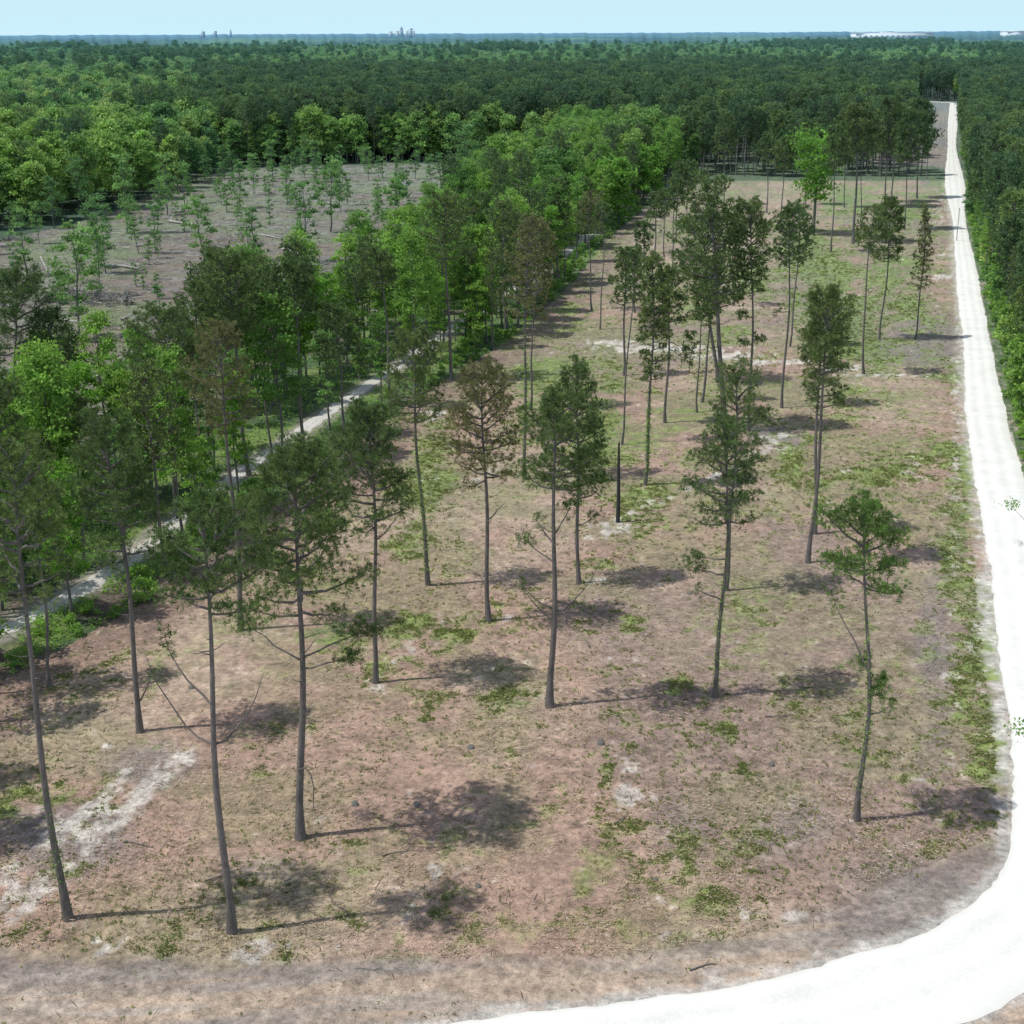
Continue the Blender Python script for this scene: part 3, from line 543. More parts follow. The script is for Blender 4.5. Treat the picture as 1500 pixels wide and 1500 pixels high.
 (940, 434, 943, 330, 370, 12, 'oval', dict(rad=.13, dens=.5), 'faint thin pine behind the narrow ragged pine'),
 (1075, 447, 1080, 310, 350, 16, 'oval', dict(rad=.17, dens=.6), 'thin pine seen between the biggest crown and the narrow crown'),
 (1009, 546, 1012, 490, 520, 9, 'narrow', dict(rad=.05, dens=.6), 'knee high looking young pine left of the thick trunks'),
 (815, 420, 812, 290, 340, 14, 'oval', dict(rad=.2, dens=.8), 'pine standing in the dark end of the hedgerow'),
 (1180, 300, 1183, 180, 230, 15, 'oval', dict(rad=.2, dens=.7), 'pine directly behind the bright green broadleaf'),
 (1060, 300, 1064, 170, 230, 14, 'oval', dict(rad=.2, dens=.7), 'far pine above the biggest crown at the edge of the back wood'),
]
pine_specs = []
def hero_dims(bx, by, tx, ty, cy, hw):
    b = at(bx, by); t = on_plane(tx, ty, b[1]); cb = on_plane((bx + tx) / 2, cy, b[1])
    tip = t - b; scale = np.linalg.norm(b - np.array((0, 0, H))); depth = b[1] * math.cos(TH) + (H - tip[2]) * math.sin(TH)
    return b, tip, cb[2] / t[2], hw * 1.16 * depth / FPX, depth
for i, (bx, by, tx, ty, cy, hw, shp, op, lab) in enumerate(HERO):
    if op.pop('skip', 0): continue
    op = dict(op); vine = op.pop('vine', 0); stub = op.pop('stub', False)
    b, tip, cb, R, depth = hero_dims(bx, by, tx, ty, cy, hw)
    lod = 1.0 if depth < 150 else (.75 if depth < 260 else .5)
    L_ = .28 if depth < 150 else (.40 if depth < 260 else .58); W_ = .022 if depth < 150 else (.062 if depth < 260 else .12)
    op['dens'] = op.get('dens', 1) * (2.9 if depth < 150 else (1.6 if depth < 260 else 1.0))
    dead = op.pop('dead', 3)
    tr, br, cr = pine_meshes(tip, cb, R, seed=100 + i, shape=shp, L=L_, W=W_, k=16 if depth < 150 else 9, dead=dead, **op)
    e = empty('pine_tree', (b[0], b[1], -.05)); tag(e, lab, 'pine tree', PG)
    link('trunk', tr, e); link('crown', cr, e)
    P = trunk_line(tip, op.get('bend', .3), 12, 100 + i); rad = op.get('rad', .25)
    if vine:
        nv = int((900 if depth < 150 else 500) * vine); t = rng.beta(1.6, 1.8, nv) * cb * .95 + .03 if vine > .45 else rng.random(nv) * cb * .5
        pts = np.array([interp(P, q) for q in t]); a = rng.random(nv) * 6.28; rr = rad * (1 - t) ** .75 + np.abs(rng.normal(0, .09, nv))
        pts[:, 0] += np.cos(a) * rr; pts[:, 1] += np.sin(a) * rr
        V, Q, tn_ = leaves(pts, .13 if depth < 150 else .22, .2); link('vine', mesh_np('vine', V, [Q], MAT['leaf'], tone=tn_), e)
    if stub:
        T = Tubes(); z = 5.1
        T.add([(.1, 0, z), (.6, -.1, z + .25), (.95, -.2, z - .2), (1.1, -.2, z - 1.2), (1.0, -.25, z - 2.4), (1.15, -.25, z - 3.2)], [.05, .05, .045, .04, .03, .015], 5)
        link('broken_branch', T.mesh('broken_branch', MAT['bark']), e)
HP = [tuple(at(h[0], h[1])[:2]) for h in HERO]

# the bright green broadleaf far back, snags, pole
b, tip, cb, R, dp = hero_dims(1191, 344, 1196, 196, 290, 36)
place_tree('broadleaf_tree', broad_meshes(tip[2], R, .32, 3600, .75, 5, 'leaf_bright', 'vase', 30, .42, airy=.6), (b[0], b[1], 0), .5, 1, 'bright lime green broadleaf tree with forked dark trunk at the back of the field', 'broadleaf tree')
b = at(905, 765); T = Tubes(); T.add([(0, 0, -.1), (.02, 0, 3), (-.05, 0, 6), (-.05, .05, 8.9)], [.24, .2, .17, .1], 8); T.add([(-.05, .05, 8.5), (.02, .1, 9.1)], [.08, .02], 5)
tag(link('dead_snag', T.mesh('dead_snag', MAT['char'])), 'black charred branchless snag standing alone left of the field centre', 'snag'); bpy.data.objects['dead_snag'].location = (b[0], b[1], 0)
b = at(1401, 353); e = empty('wooden_pole', (b[0], b[1], 0)); tag(e, 'thin grey pole at the left edge of the white road', 'pole')
T = Tubes(); T.add([(0, 0, -.1), (0, 0, 8.2)], [.11, .08], 8); link('post', T.mesh('post', MAT['deadwood']), e)
T = Tubes(); T.add([(-.16, 0, 7.9), (.16, 0, 7.9)], [.04, .04], 5); link('bracket', T.mesh('bracket', MAT['bark_grey']), e)

# ------------------------------------------------------------------ shared tree kinds for hedgerow, woods and roadside
PF = [pine_meshes((rng.normal(0, .8), rng.normal(0, .8), h), cb, R, rad=.24, seed=300 + i, dens=d, shape=s, L=.62, W=.15, k=6, dead=3, needle='needle_far', sides=6)
      for i, (h, cb, R, d, s) in enumerate([(25, .55, 3.6, .62, 'oval'), (23, .50, 3.2, .6, 'oval'), (26, .60, 3.9, .6, 'flat'), (22, .48, 2.9, .6, 'narrow'), (24, .58, 3.4, .62, 'oval'), (21, .35, 3.2, .6, 'oval')])]
PN = [pine_meshes((rng.normal(0, .6), rng.normal(0, .6), h), cb, R, rad=.2, seed=340 + i, dens=d, shape=s, L=.44, W=.08, k=7, dead=5, needle='needle', sides=7)
      for i, (h, cb, R, d, s) in enumerate([(22, .55, 2.9, .9, 'oval'), (20, .5, 2.5, .8, 'oval'), (24, .6, 3.0, .9, 'oval'), (19, .4, 2.4, .75, 'narrow')])]
BH = [broad_meshes(h, R, cb, n, s, 400 + i, m, sh, cl, .14, airy=a) for i, (h, R, cb, n, s, m, sh, cl, a) in enumerate([
    (17, 2.0, .3, 3600, .32, 'leaf', 'column', 34, .7), (19, 2.2, .36, 3800, .32, 'leaf', 'column', 36, .7), (15, 2.2, .3, 3600, .32, 'leaf_bright', 'column', 28, .6),
    (18, 2.7, .4, 4200, .34, 'leaf', 'round', 30, .6), (12, 2.0, .15, 3400, .32, 'leaf', 'column', 28, .8), (14, 2.2, .3, 3000, .32, 'leaf_sap', 'column', 24, .9), (20, 2.8, .45, 4400, .34, 'leaf', 'round', 34, .6)])]
BW = [broad_meshes(h, R, cb, n, s, 430 + i, 'leaf_wood', sh, cl, .22, airy=.45) for i, (h, R, cb, n, s, sh, cl) in enumerate([
    (18, 4.6, .22, 3000, .80, 'round', 26), (20, 5.2, .25, 3400, .82, 'round', 30), (16, 4.0, .2, 2600, .75, 'round', 22), (19, 3.6, .2, 2500, .75, 'column', 24), (17, 5.0, .25, 3000, .85, 'round', 20)])]
BWB = [broad_meshes(h, R, .2, 3400, .7, 450 + i, 'leaf_bright', 'round', 28, .22, airy=.5) for i, (h, R) in enumerate([(17, 4.6), (15, 4.0), (18, 4.0)])]
SP = [broad_meshes(h, R, cb, n, s, 460 + i, 'leaf_sap', sh, cl, .09, airy=1.0, lean=ln) for i, (h, R, cb, n, s, sh, cl, ln) in enumerate([
    (12, 1.9, .2, 1700, .34, 'column', 20, (0, 0)), (9, 1.5, .2, 1200, .32, 'column', 16, (.3, 0)), (14, 2.5, .3, 2400, .34, 'column', 24, (-1.4, 0)), (10, 2.2, .3, 1900, .34, 'round', 18, (.5, .3)), (7, 1.2, .1, 800, .3, 'column', 12, (0, 0))])]
SH = [broad_meshes(2.6, 1.6, .05, 900, .3, 480 + i, m, 'round', 14, .04, airy=.5, bark='bark_grey') for i, m in enumerate(['leaf', 'leaf', 'leaf_wood'])]

def in_view(x, y, m=.03): return np.abs(x) < y * (.366 + m) + 6
def scatter(poly, cell, keep=1.0, jit=.85, seed=1):
    g = np.random.default_rng(seed); P = np.asarray(poly); x0, y0 = P.min(0); x1, y1 = P.max(0)
    X, Y = np.meshgrid(np.arange(x0, x1, cell), np.arange(y0, y1, cell)); X = X.ravel() + g.uniform(-.5, .5, X.size) * cell * jit; Y = Y.ravel() + g.uniform(-.5, .5, Y.size) * cell * jit
    k = inpoly(X, Y, poly) & in_view(X, Y) & (g.random(X.size) < keep); return np.stack([X[k], Y[k]], 1)
def clear_of(P, L, d): return P[segdist(P[:, 0], P[:, 1], L) > d]
groups = {}     # kind -> list of (size, loc, rz, scale, meshes, label, group, zone)
def put(kind, pts, protos, hs, label, group, smin=.85, smax=1.15, seed=3, zone=None, bump=1.0):
    g = random.Random(seed)
    for (x, y) in pts:
        k = g.randrange(len(protos)); s = g.uniform(smin, smax); groups.setdefault(kind, []).append((bump * hs * s / math.hypot(x, y, 40), (x, y, -.05), g.uniform(0, 6.28), s, protos[k], label, group, zone or kind, k))

# hedgerow between field and clear-cut
hb = clear_of(scatter(HEDGE, 3.9, .86, seed=11), TRACK, 2.7); g_ = np.random.default_rng(5)
def open_track(P):     # few trees between the track and the field where the photograph sees the gravel
    x, y = P[:, 0], P[:, 1]; tx = np.interp(y, [p[1] for p in TRACK], [p[0] for p in TRACK]); front = x > tx
    near = (y > 152) & (y < 222) & front & (x - tx < 10)
    far = (y > 128) & (y < 285) & ~front
    n2 = (y > 96) & (y < 120) & front & (x - tx < 4)
    return P[~((near & (g_.random(len(P)) > .26)) | (n2 & (g_.random(len(P)) > .75)) | (far & (g_.random(len(P)) > .62)))]
hb = open_track(hb); fd = segdist(hb[:, 0], hb[:, 1], FL); hb = hb[(fd > 2.0) & (hb[:, 1] > 92)]
hb = hb[(hb[:, 1] < 300) | (g_.random(len(hb)) < .62)]; m1 = hb[:, 1] < 330
put('broadleaf', hb[m1], BH, 15, 'slender leafy green tree standing in the dense hedgerow left of the field', 'leafy trees of the hedgerow', .75, 1.15, zone='hedge')
put('broadleaf', hb[~m1], BH[:4] + BH[6:] + BW[3:4], 17, 'full leafy tree in the far wide part of the hedgerow', 'leafy trees of the far hedgerow', .8, 1.2, 8, zone='hedge')
hp = open_track(clear_of(scatter(HEDGE, 10, .62, seed=21), TRACK, 3.0)); hp = hp[(hp[:, 1] > 92) & (hp[:, 1] < 500)]
put('pine', hp, PN, 22, 'slim pine mixed in among the leafy hedgerow trees', 'pines mixed into the hedgerow', .8, 1.05, 9, zone='hedge', bump=1.3)
for (x, y, k_) in [(-43.5, 96, 1), (-45, 87, 3), (-43.5, 79, 0), (-46, 101, 2)]:
    place_tree('pine_tree', PN[k_], (x, y, 0), x * 7, 1.05, 'pine at the field edge just outside the bottom left border, known by its shadow', 'pine tree', 'pines outside the left border')
# left wood of broadleaves with dark pines inside, and the pine wood in the centre
LW = [(-560, 1300), (-560, 300), (-128, 250), (-130, 300), (-140, 372), (-124, 391), (-113, 470), (-111, 545), (-150, 640), (-210, 800), (-280, 1000), (-330, 1300)]
PWD = [(-111, 590), (-73, 592), (22, 600), (58, 560), (58, 520), (150, 514), (150, 540), (176, 640), (216, 780), (262, 960), (292, 1075), (380, 1095), (420, 1230), (-260, 1230), (-170, 800)]
MIXF = [(-111, 556), (-73, 578), (22, 588), (60, 520), (62, 600), (20, 650), (-60, 660), (-150, 640)]
lw = scatter(LW, 7.2, .93, seed=31); put('broadleaf', lw, BW, 18, 'big rounded leafy tree in the wood left of the clear-cut', 'leafy trees of the left wood', .6, 1.25, 12, zone='wood')
lp = scatter(LW, 17, .4, seed=32); put('pine', lp, PF, 24, 'dark pine rising among the leafy trees of the left wood', 'pines inside the left wood', .8, 1.02, 13, zone='wood', bump=.6)
dk = scatter([(-120, 560), (-60, 582), (-20, 590), (-60, 700), (-170, 760), (-160, 640)], 8, .75, seed=34); put('pine', dk, PF, 24, 'dark pine in the clump just behind the clear-cut', 'dark pine clump behind the clear-cut', .85, 1.1, 14, zone='wood')
mf = scatter(MIXF, 7, .8, seed=35); put('broadleaf', mf, BW, 18, 'leafy tree in the front rank of the wood behind the clear-cut', 'leafy front rank behind the clear-cut', .8, 1.15, 15, zone='wood')
pw = scatter(PWD, 6.6, .9, seed=36)
pw = pw[~((pw[:, 1] < 575) & (rng.random(len(pw)) < .25) & (pw[:, 0] > 60))]
put('pine', pw, PF, 25, 'tall dark pine with bare trunk in the wood at the back of the field', 'tall pines of the back wood', .85, 1.12, 16, zone='wood')
pg = scatter(PWD, 17, .35, seed=37); put('broadleaf', pg, BW, 18, 'leafy tree scattered among the back wood pines', 'leafy trees inside the back wood', .8, 1.0, 17, zone='wood', bump=.5)
for (u, v, s_) in [(905, 330, 1.1), (935, 300, 1.1), (955, 292, .9), (880, 335, 1.0), (845, 360, .95), (780, 372, .95), (762, 300, .8), (925, 275, 1.0)]:
    b = at(u, v); place_tree('broadleaf_tree', BWB[random.randrange(3)], (b[0], b[1], 0), random.uniform(0, 6.28), s_, 'bright yellow green full tree at the far end of the hedgerow', 'broadleaf tree', 'bright green trees of the far hedgerow')
# right wood
RW = [(p[0] + 2.6, p[1]) for p in ROAD_OUT[13:]] + [(520, 1250), (640, 1250), (640, 700), (190, 500), (160, 420), (120, 330), (84, 215), (62, 150)]
rw = scatter(RW, 4.8, .88, seed=41); yl = np.arange(150, 700, 3.6); xl = np.interp(yl, [p[1] for p in ROAD_OUT[13:]], [p[0] for p in ROAD_OUT[13:]]) + 3.4 + rng.uniform(-.8, 2.5, len(yl)); rw = np.concatenate([rw, np.stack([xl, yl + rng.uniform(-1.3, 1.3, len(yl))], 1)]); far = rw[:, 1] > 330
put('pine', rw[~far], PN + PF[:3], 23, 'tall pine in the wood lining the right side of the white road', 'pines of the right roadside wood', .75, 1.0, 18, zone='right', bump=1.1)
put('pine', rw[far], PF, 23, 'distant pine in the wood along the right of the road', 'distant pines right of the road', .75, 1.0, 19, zone='right', bump=.7)
yl = np.arange(168, 640, 8.0); xe = np.interp(yl, [p[1] for p in ROAD_OUT[13:]], [p[0] for p in ROAD_OUT[13:]])
put('broadleaf', np.stack([xe + rng.uniform(1.2, 3.6, len(yl)), yl + rng.uniform(-1, 1, len(yl))], 1), [BH[0], BH[1], BH[4], BH[6], BW[3], BW[2]], 11, 'low leafy tree crowding the right edge of the white road', 'leafy trees crowding the right road edge', .35, .72, 22, zone='right')
for yb in np.arange(150, 420, 2.4):
    xb = np.interp(yb, [p[1] for p in ROAD_OUT[13:]], [p[0] for p in ROAD_OUT[13:]]) + random.uniform(.9, 2.6)
    if random.random() < .75 and xb < .366 * (yb * .946 + 18): e = empty('bush', (xb, yb, -.1), random.uniform(0, 6.28), random.uniform(.3, .8)); tag(e, 'low weedy bush on the verge along the right side of the white road', 'bush', 'bushes on the right road verge'); m = SH[random.randrange(2)]; link('trunk', m[0], e); link('crown', m[2], e)
rb = scatter(RW, 7.0, .8, seed=42); rb = rb[(rb[:, 1] < 900)]; dro = segdist(rb[:, 0], rb[:, 1], ROAD_OUT); k = (dro < 14) & (rng.random(len(rb)) < .7) | (rng.random(len(rb)) < .30)
put('broadleaf', rb[k], BH, 11, 'low leafy tree at the edge of the wood right of the white road', 'leafy trees along the right roadside', .6, 1.1, 20, zone='right')

# clear-cut: single saplings and small trees at their places
SAPL = [(114, 497, 95, 335, 0, 3), (155, 400, 125, 285, 3, 2), (40, 405, 38, 300, 0, 1), (186, 342, 183, 225, 1, 0), (228, 372, 232, 300, 1, 0), (245, 315, 225, 225, 1, 0), (300, 388, 288, 290, 0, 3), (372, 382, 374, 300, 0, 1), (448, 385, 437, 265, 2, 0), (484, 340, 474, 235, 4, 3), (463, 408, 462, 355, 0, 4), (588, 390, 588, 262, 5, 3), (606, 385, 604, 310, 0, 1), (352, 305, 350, 238, 1, 3), (270, 310, 268, 240, 1, 3), (325, 300, 322, 262, 1, 3), (400, 262, 402, 205, 1, 0), (420, 300, 421, 240, 0, 1), (510, 300, 508, 250, 0, 1), (540, 265, 542, 215, 0, 0), (608, 262, 606, 222, 0, 3), (650, 300, 648, 262, 1, 4), (688, 290, 690, 180, 5, 2), (712, 290, 716, 238, 1, 3), (500, 255, 500, 212, 1, 0), (462, 262, 460, 205, 1, 0), (205, 290, 205, 222, 1, 0), (238, 258, 239, 190, 0, 2), (560, 262, 562, 230, 0, 4), (125, 320, 130, 232, 0, 2), (640, 345, 638, 300, 0, 3), (238, 480, 238, 415, 0, 1), (15, 330, 12, 240, 1, 0), (80, 335, 82, 262, 0, 3), (330, 262, 330, 215, 1, 3), (372, 285, 368, 225, 0, 0), (430, 255, 432, 222, 0, 1), (585, 300, 583, 262, 0, 4), (620, 330, 622, 290, 1, 4), (300, 270, 300, 225, 0, 1), (540, 340, 542, 305, 0, 4), (690, 260, 694, 222, 1, 3), (395, 330, 396, 292, 0, 4), (270, 340, 270, 305, 1, 4), (200, 420, 200, 385, 0, 4), (410, 240, 411, 190, 1, 0), (740, 250, 741, 210, 0, 3), (790, 244, 792, 205, 1, 3), (145, 285, 150, 215, 1, 2), (660, 250, 660, 215, 0, 0)]
for i, (bx, by, tx, ty, _, kd) in enumerate(SAPL):
    b = at(bx, by); t = on_plane(tx, ty, b[1]); hh = t[2]; hp_ = (12, 9, 14, 10, 7)[kd]
    lab = {0: 'leaning thin tree alone near the brush pile, left in the clear-cut', 1: 'leaning tree with forked stem beside the long fallen log of the clear-cut', 11: 'small dark crowned tree at the right end of the clear-cut', 9: 'crooked stemmed young tree with its shadow beside it in the middle of the clear-cut'}.get(i, 'pale green thin sapling left standing in the clear-cut')
    e = place_tree('sapling', SP[kd], (b[0], b[1], 0), random.uniform(0, 6.28) if kd != 2 else .6, hh / hp_, lab, 'sapling', 'saplings standing in the clear-cut')
g2 = scatter(CLEAR, 13.5, .6, seed=51); g2 = g2[(g2[:, 1] > 330) | ((g2[:, 0] < -70) & (g2[:, 1] > 250))]
for (x, y) in g2:
    kd = random.randrange(5); place_tree('sapling', SP[kd], (x, y, 0), random.uniform(0, 6.28), random.uniform(.55, 1.0), 'pale green thin sapling left standing in the clear-cut', 'sapling', 'saplings standing in the clear-cut')
SHG = 'leafy bushes at the foot of the hedgerow'
sh = scatter(HEDGE, 2.6, .7, seed=61); sh = clear_of(sh, TRACK, 3.2); sh = sh[(segdist(sh[:, 0], sh[:, 1], FL) < 6) & (sh[:, 1] > 90) & (sh[:, 1] < 420)]; sh = sh[rng.random(len(sh)) < .8]
tx_ = np.interp(sh[:, 1], [p[1] for p in TRACK], [p[0] for p in TRACK]); sh = sh[~((sh[:, 1] > 140) & (sh[:, 1] < 215) & (sh[:, 0] > tx_ - 1) & (rng.random(len(sh)) < .6))]
for (x, y) in sh[:230]:
    m = SH[random.randrange(2)]; e = empty('bush', (x, y, -.1), random.uniform(0, 6.28), random.uniform(.3, .85)); tag(e, 'low leafy bush at the foot of the hedgerow trees', 'bush', SHG); link('trunk', m[0], e); link('crown', m[2], e)

# two leafy roadside trees whose branches reach over the white road from the right
for (u, v, tu, lab, hh) in [(1532, 800, 1478, 'leafy tree at the right edge reaching a branch over the white road', 9.0), (1562, 1180, 1490, 'leafy tree mostly outside the right edge, only a twig tip over the road', 9.0)]:
    b = at(u, v); e = empty('broadleaf_tree', (b[0], b[1], 0)); tag(e, lab, 'broadleaf tree')
    m = broad_meshes(hh, 1.5, .25, 2600, .22, int(u), 'leaf_bright' if u < 1550 else 'leaf', 'round', 22, .12); link('trunk', m[0], e); link('crown', m[2], e)
    tgt = on_plane(tu, v - (62 if u < 1550 else 115), b[1]); T = Tubes(); p1 = np.array((tgt[0] - b[0], 0, tgt[2])); T.add([(0, 0, max(1, p1[2] - 1.6)), p1 * .5 + np.array((0, 0, .2)), p1], [.05, .035, .012], 5)
    link('limb', T.mesh('limb', MAT['bark_grey']), e); n = 130; q = p1 + rng.normal(size=(n, 3)) * np.array((.55, .5, .22)) + np.array((.25, 0, 0)); V, Q, tn_ = leaves(q, .2, .6); link('foliage', mesh_np('foliage', V, [Q], MAT['leaf_bright'], tone=tn_), e)

# individuals: those that show largest; the rest of each kind as one stuff object
rest = {}
NAME = {'pine': 'pine_tree', 'broadleaf': 'broadleaf_tree'}; QUOTA = {'pine': 300 - len(HERO), 'broadleaf': 296}
for kind, L in groups.items():
    L.sort(key=lambda r: -r[0])
    for r in L[:QUOTA[kind]]: place_tree(NAME[kind], r[4], r[1], r[2], r[3], r[5], kind + (' tree'), r[6])
    for r in L[QUOTA[kind]:]: rest.setdefault((kind, r[7]), []).append(r)

# far woods beyond: only as stuff
def wedge(y0, y1, cell, seed, growth=True):
    g = np.random.default_rng(seed); out = []; y = y0
    while y < y1:
        c = cell * (1 + (y - y0) / 2600.); n = int(2 * .40 * y / c); xs = (np.arange(n) - n / 2) * c + g.uniform(-.45, .45, n) * c; ys = y + g.uniform(-.5, .5, n) * c
        out.append(np.stack([xs, ys, np.full(n, c / cell)], 1)); y += c
    return np.concatenate(out)
wd = wedge(880, 3600, 9.0, 71); x, y = wd[:, 0], wd[:, 1]
free = ~inpoly(x, y, PWD) & ~inpoly(x, y, LW) & ~inpoly(x, y, RW) & (segdist(x, y, RC) > 16) & ~((y < 1100) & (x > 150) & (x < 330))
MEADOW = [(500, 1250), (640, 1250), (800, 1750), (640, 1900), (560, 1500)]
free &= ~inpoly(x, y, MEADOW) & ~((y < 1200) & (x > 560))
wd = wd[free]; x, y = wd[:, 0], wd[:, 1]
dn = fbm(x, y * .6, 230, 3, 4); isp = (dn > .66) | ((y < 1400) & (x > -230) & (x < 470) & (dn > .54)) | ((x > 700) & (y > 1700) & (y < 2300)); isp |= (rng.random(len(x)) < .06)

def proto_group(name, protos):
    gn = bpy.data.node_groups.new(name, 'GeometryNodeTree')
    gn.interface.new_socket('Geometry', in_out='INPUT', socket_type='NodeSocketGeometry'); gn.interface.new_socket('Geometry', in_out='OUTPUT', socket_type='NodeSocketGeometry')
    I = gn.nodes.new('NodeGroupInput'); O = gn.nodes.new('NodeGroupOutput'); iop = gn.nodes.new('GeometryNodeInstanceOnPoints')
    gi = gn.nodes.new('GeometryNodeGeometryToInstance')
    for k, parts in reversed(list(enumerate(protos))):
        j = gn.nodes.new('GeometryNodeJoinGeometry')
        for p in parts:
            oi = gn.nodes.new('GeometryNodeObjectInfo'); oi.inputs['Object'].default_value = p; oi.transform_space = 'ORIGINAL'; gn.links.new(oi.outputs['Geometry'], j.inputs[0])
        g1 = gn.nodes.new('GeometryNodeGeometryToInstance'); gn.links.new(j.outputs[0], g1.inputs[0]); gn.links.new(g1.outputs[0], proto_group.j.inputs[0]) if False else None
        proto_group.tmp = getattr(proto_group, 'tmp', []) + [g1]
    jj = gn.nodes.new('GeometryNodeJoinGeometry')
    for g1 in proto_group.tmp[-len(protos):]: gn.links.new(g1.outputs[0], jj.inputs[0])
    gn.nodes.remove(gi)
    def attr(nm, ty):
        a = gn.nodes.new('GeometryNodeInputNamedAttribute'); a.data_type = ty; a.inputs['Name'].default_value = nm; return a.outputs['Attribute']
    gn.links.new(I.outputs[0], iop.inputs['Points']); gn.links.new(jj.outputs[0], iop.inputs['Instance']); iop.inputs['Pick Instance'].default_value = True
    gn.links.new(attr('idx', 'INT'), iop.inputs['Instance Index'])
    cx = gn.nodes.new('ShaderNodeCombineXYZ'); gn.links.new(attr('rz', 'FLOAT'), cx.inputs[2]); e2r = gn.nodes.new('FunctionNodeEulerToRotation'); gn.links.new(cx.outputs[0], e2r.inputs[0]); gn.links.new(e2r.outputs[0], iop.inputs['Rotation'])
    gn.links.new(attr('scl', 'FLOAT'), iop.inputs['Scale']); gn.links.new(iop.outputs[0], O.inputs[0])
    return gn
def stuff(name, P, idx, rz, scl, protos, label, cat):
    me = bpy.data.meshes.new(name); P = np.asarray(P, np.float32); me.vertices.add(len(P)); me.vertices.foreach_set('co', P.ravel())
    for nm, ty, v in (('idx', 'INT', np.asarray(idx, np.int32)), ('rz', 'FLOAT', np.asarray(rz, np.float32)), ('scl', 'FLOAT', np.asarray(scl, np.float32))):
        a = me.attributes.new(nm, ty, 'POINT'); a.data.foreach_set('value', v)
    o = link(name, me); md = o.modifiers.new('scatter', 'NODES'); md.node_group = proto_group(name + '_nodes', protos); tag(o, label, cat, kind='stuff'); return o
def src(ms, withtrunk=True):
    res = []
    for m in ((ms[0], ms[2]) if withtrunk else (ms[2],)):
        o = bpy.data.objects.new('kind_' + m.name, m); res.append(o)
    return res
ALLP = {'pine': PF + PN, 'broadleaf': BW + BH}
SRC = {k: [src(m) for m in v] for k, v in ALLP.items()}
LBL = {('pine', 'hedge'): ('pines_behind', 'more slim pines deep in the hedgerow'), ('broadleaf', 'hedge'): ('leafy_trees_behind', 'mass of leafy trees filling the far hedgerow'), ('pine', 'wood'): ('pine_wood', 'dark mass of pine wood behind the field'), ('broadleaf', 'wood'): ('broadleaf_wood', 'mass of green leafy wood left of and behind the clear-cut'),
       ('pine', 'right'): ('roadside_pine_wood', 'mass of pines stretching along the right of the road'), ('broadleaf', 'right'): ('roadside_thicket', 'leafy thicket under the roadside pines on the right')}
for (kind, zone), L in rest.items():
    idx = [next(i for i, m in enumerate(ALLP[kind]) if m is r[4]) for r in L]
    nm, lb = LBL[(kind, zone)]; stuff(nm, [r[1] for r in L], idx, [r[2] for r in L], [r[3] for r in L], SRC[kind], lb, 'wood')
for kind, m, nm, lb, npz in (('pine', isp, 'distant_pine_wood', 'dark patches of distant pine forest', 5), ('broadleaf', ~isp, 'distant_forest', 'green broadleaf forest stretching towards the horizon', 5)):
    q = wd[m]; P = np.stack([q[:, 0], q[:, 1], np.full(len(q), -.5)], 1); big = q[:, 2]
    s_ = rng.uniform(.62, 1.3, len(q)) ** 1.0 * (1 + (big - 1) * .35); P[:, 2] -= (s_ - 1).clip(0) * 14
    stuff(nm, P, rng.integers(0, npz, len(q)), rng.uniform(0, 6.28, len(q)), s_, SRC[kind], lb, 'forest')
# canopy to the horizon
def canopy():
    nx, ny = 900, 420; s = np.linspace(-.46, .46, nx); Yr = 1 / np.linspace(1 / 3300., 1 / 42000., ny)
    X = s[None, :] * Yr[:, None]; Y = np.repeat(Yr[:, None], nx, 1); x, y = X.ravel(), Y.ravel()
    k = np.maximum(1, y / 4500); z = 15.5 + (fbm(x / k, y / k * .7, 15, 3, 1) - .5) * 15 * k ** .5 + (fbm(x, y, 700, 3, 2) - .5) * 14 * sst(3500, 9000, y) ; z = np.where(y < 3500, z - 4, z)
    z += 9 * sst(.08, .38, x / y) * sst(5000, 16000, y)
    i = np.arange(ny - 1)[:, None] * nx + np.arange(nx - 1)[None, :]; q = np.stack([i, i + 1, i + nx + 1, i + nx], -1).reshape(-1, 4)
    m, nt, out = new_mat('horizon_canopy'); g = N(nt, 'ShaderNodeNewGeometry'); pos = g.outputs['Position']
    mp = N(nt, 'ShaderNodeMapping'); nt.links.new(pos, mp.inputs[0]); mp.inputs['Scale'].default_value = (1, .35, 1)
    n1 = noise(nt, 1 / 900., 4, .6, mp.outputs[0]); n2 = noise(nt, 1 / 30., 3, .6, pos); f = math_(nt, 'ADD', math_(nt, 'MULTIPLY', n1, .75), math_(nt, 'MULTIPLY', n2, .3))
    c = ramp(nt, f, [(.42, (.015, .035, .025)), (.52, (.055, .12, .045)), (.60, (.13, .24, .07))])
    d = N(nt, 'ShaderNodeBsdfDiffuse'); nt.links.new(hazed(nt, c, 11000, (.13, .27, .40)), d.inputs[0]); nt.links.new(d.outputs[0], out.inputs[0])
    tag(link('forest_canopy', mesh_np('forest_canopy', np.stack([x, y, z], 1), [q], m, True)), 'blue green forest reaching the horizon', 'forest', kind='stuff')
canopy()

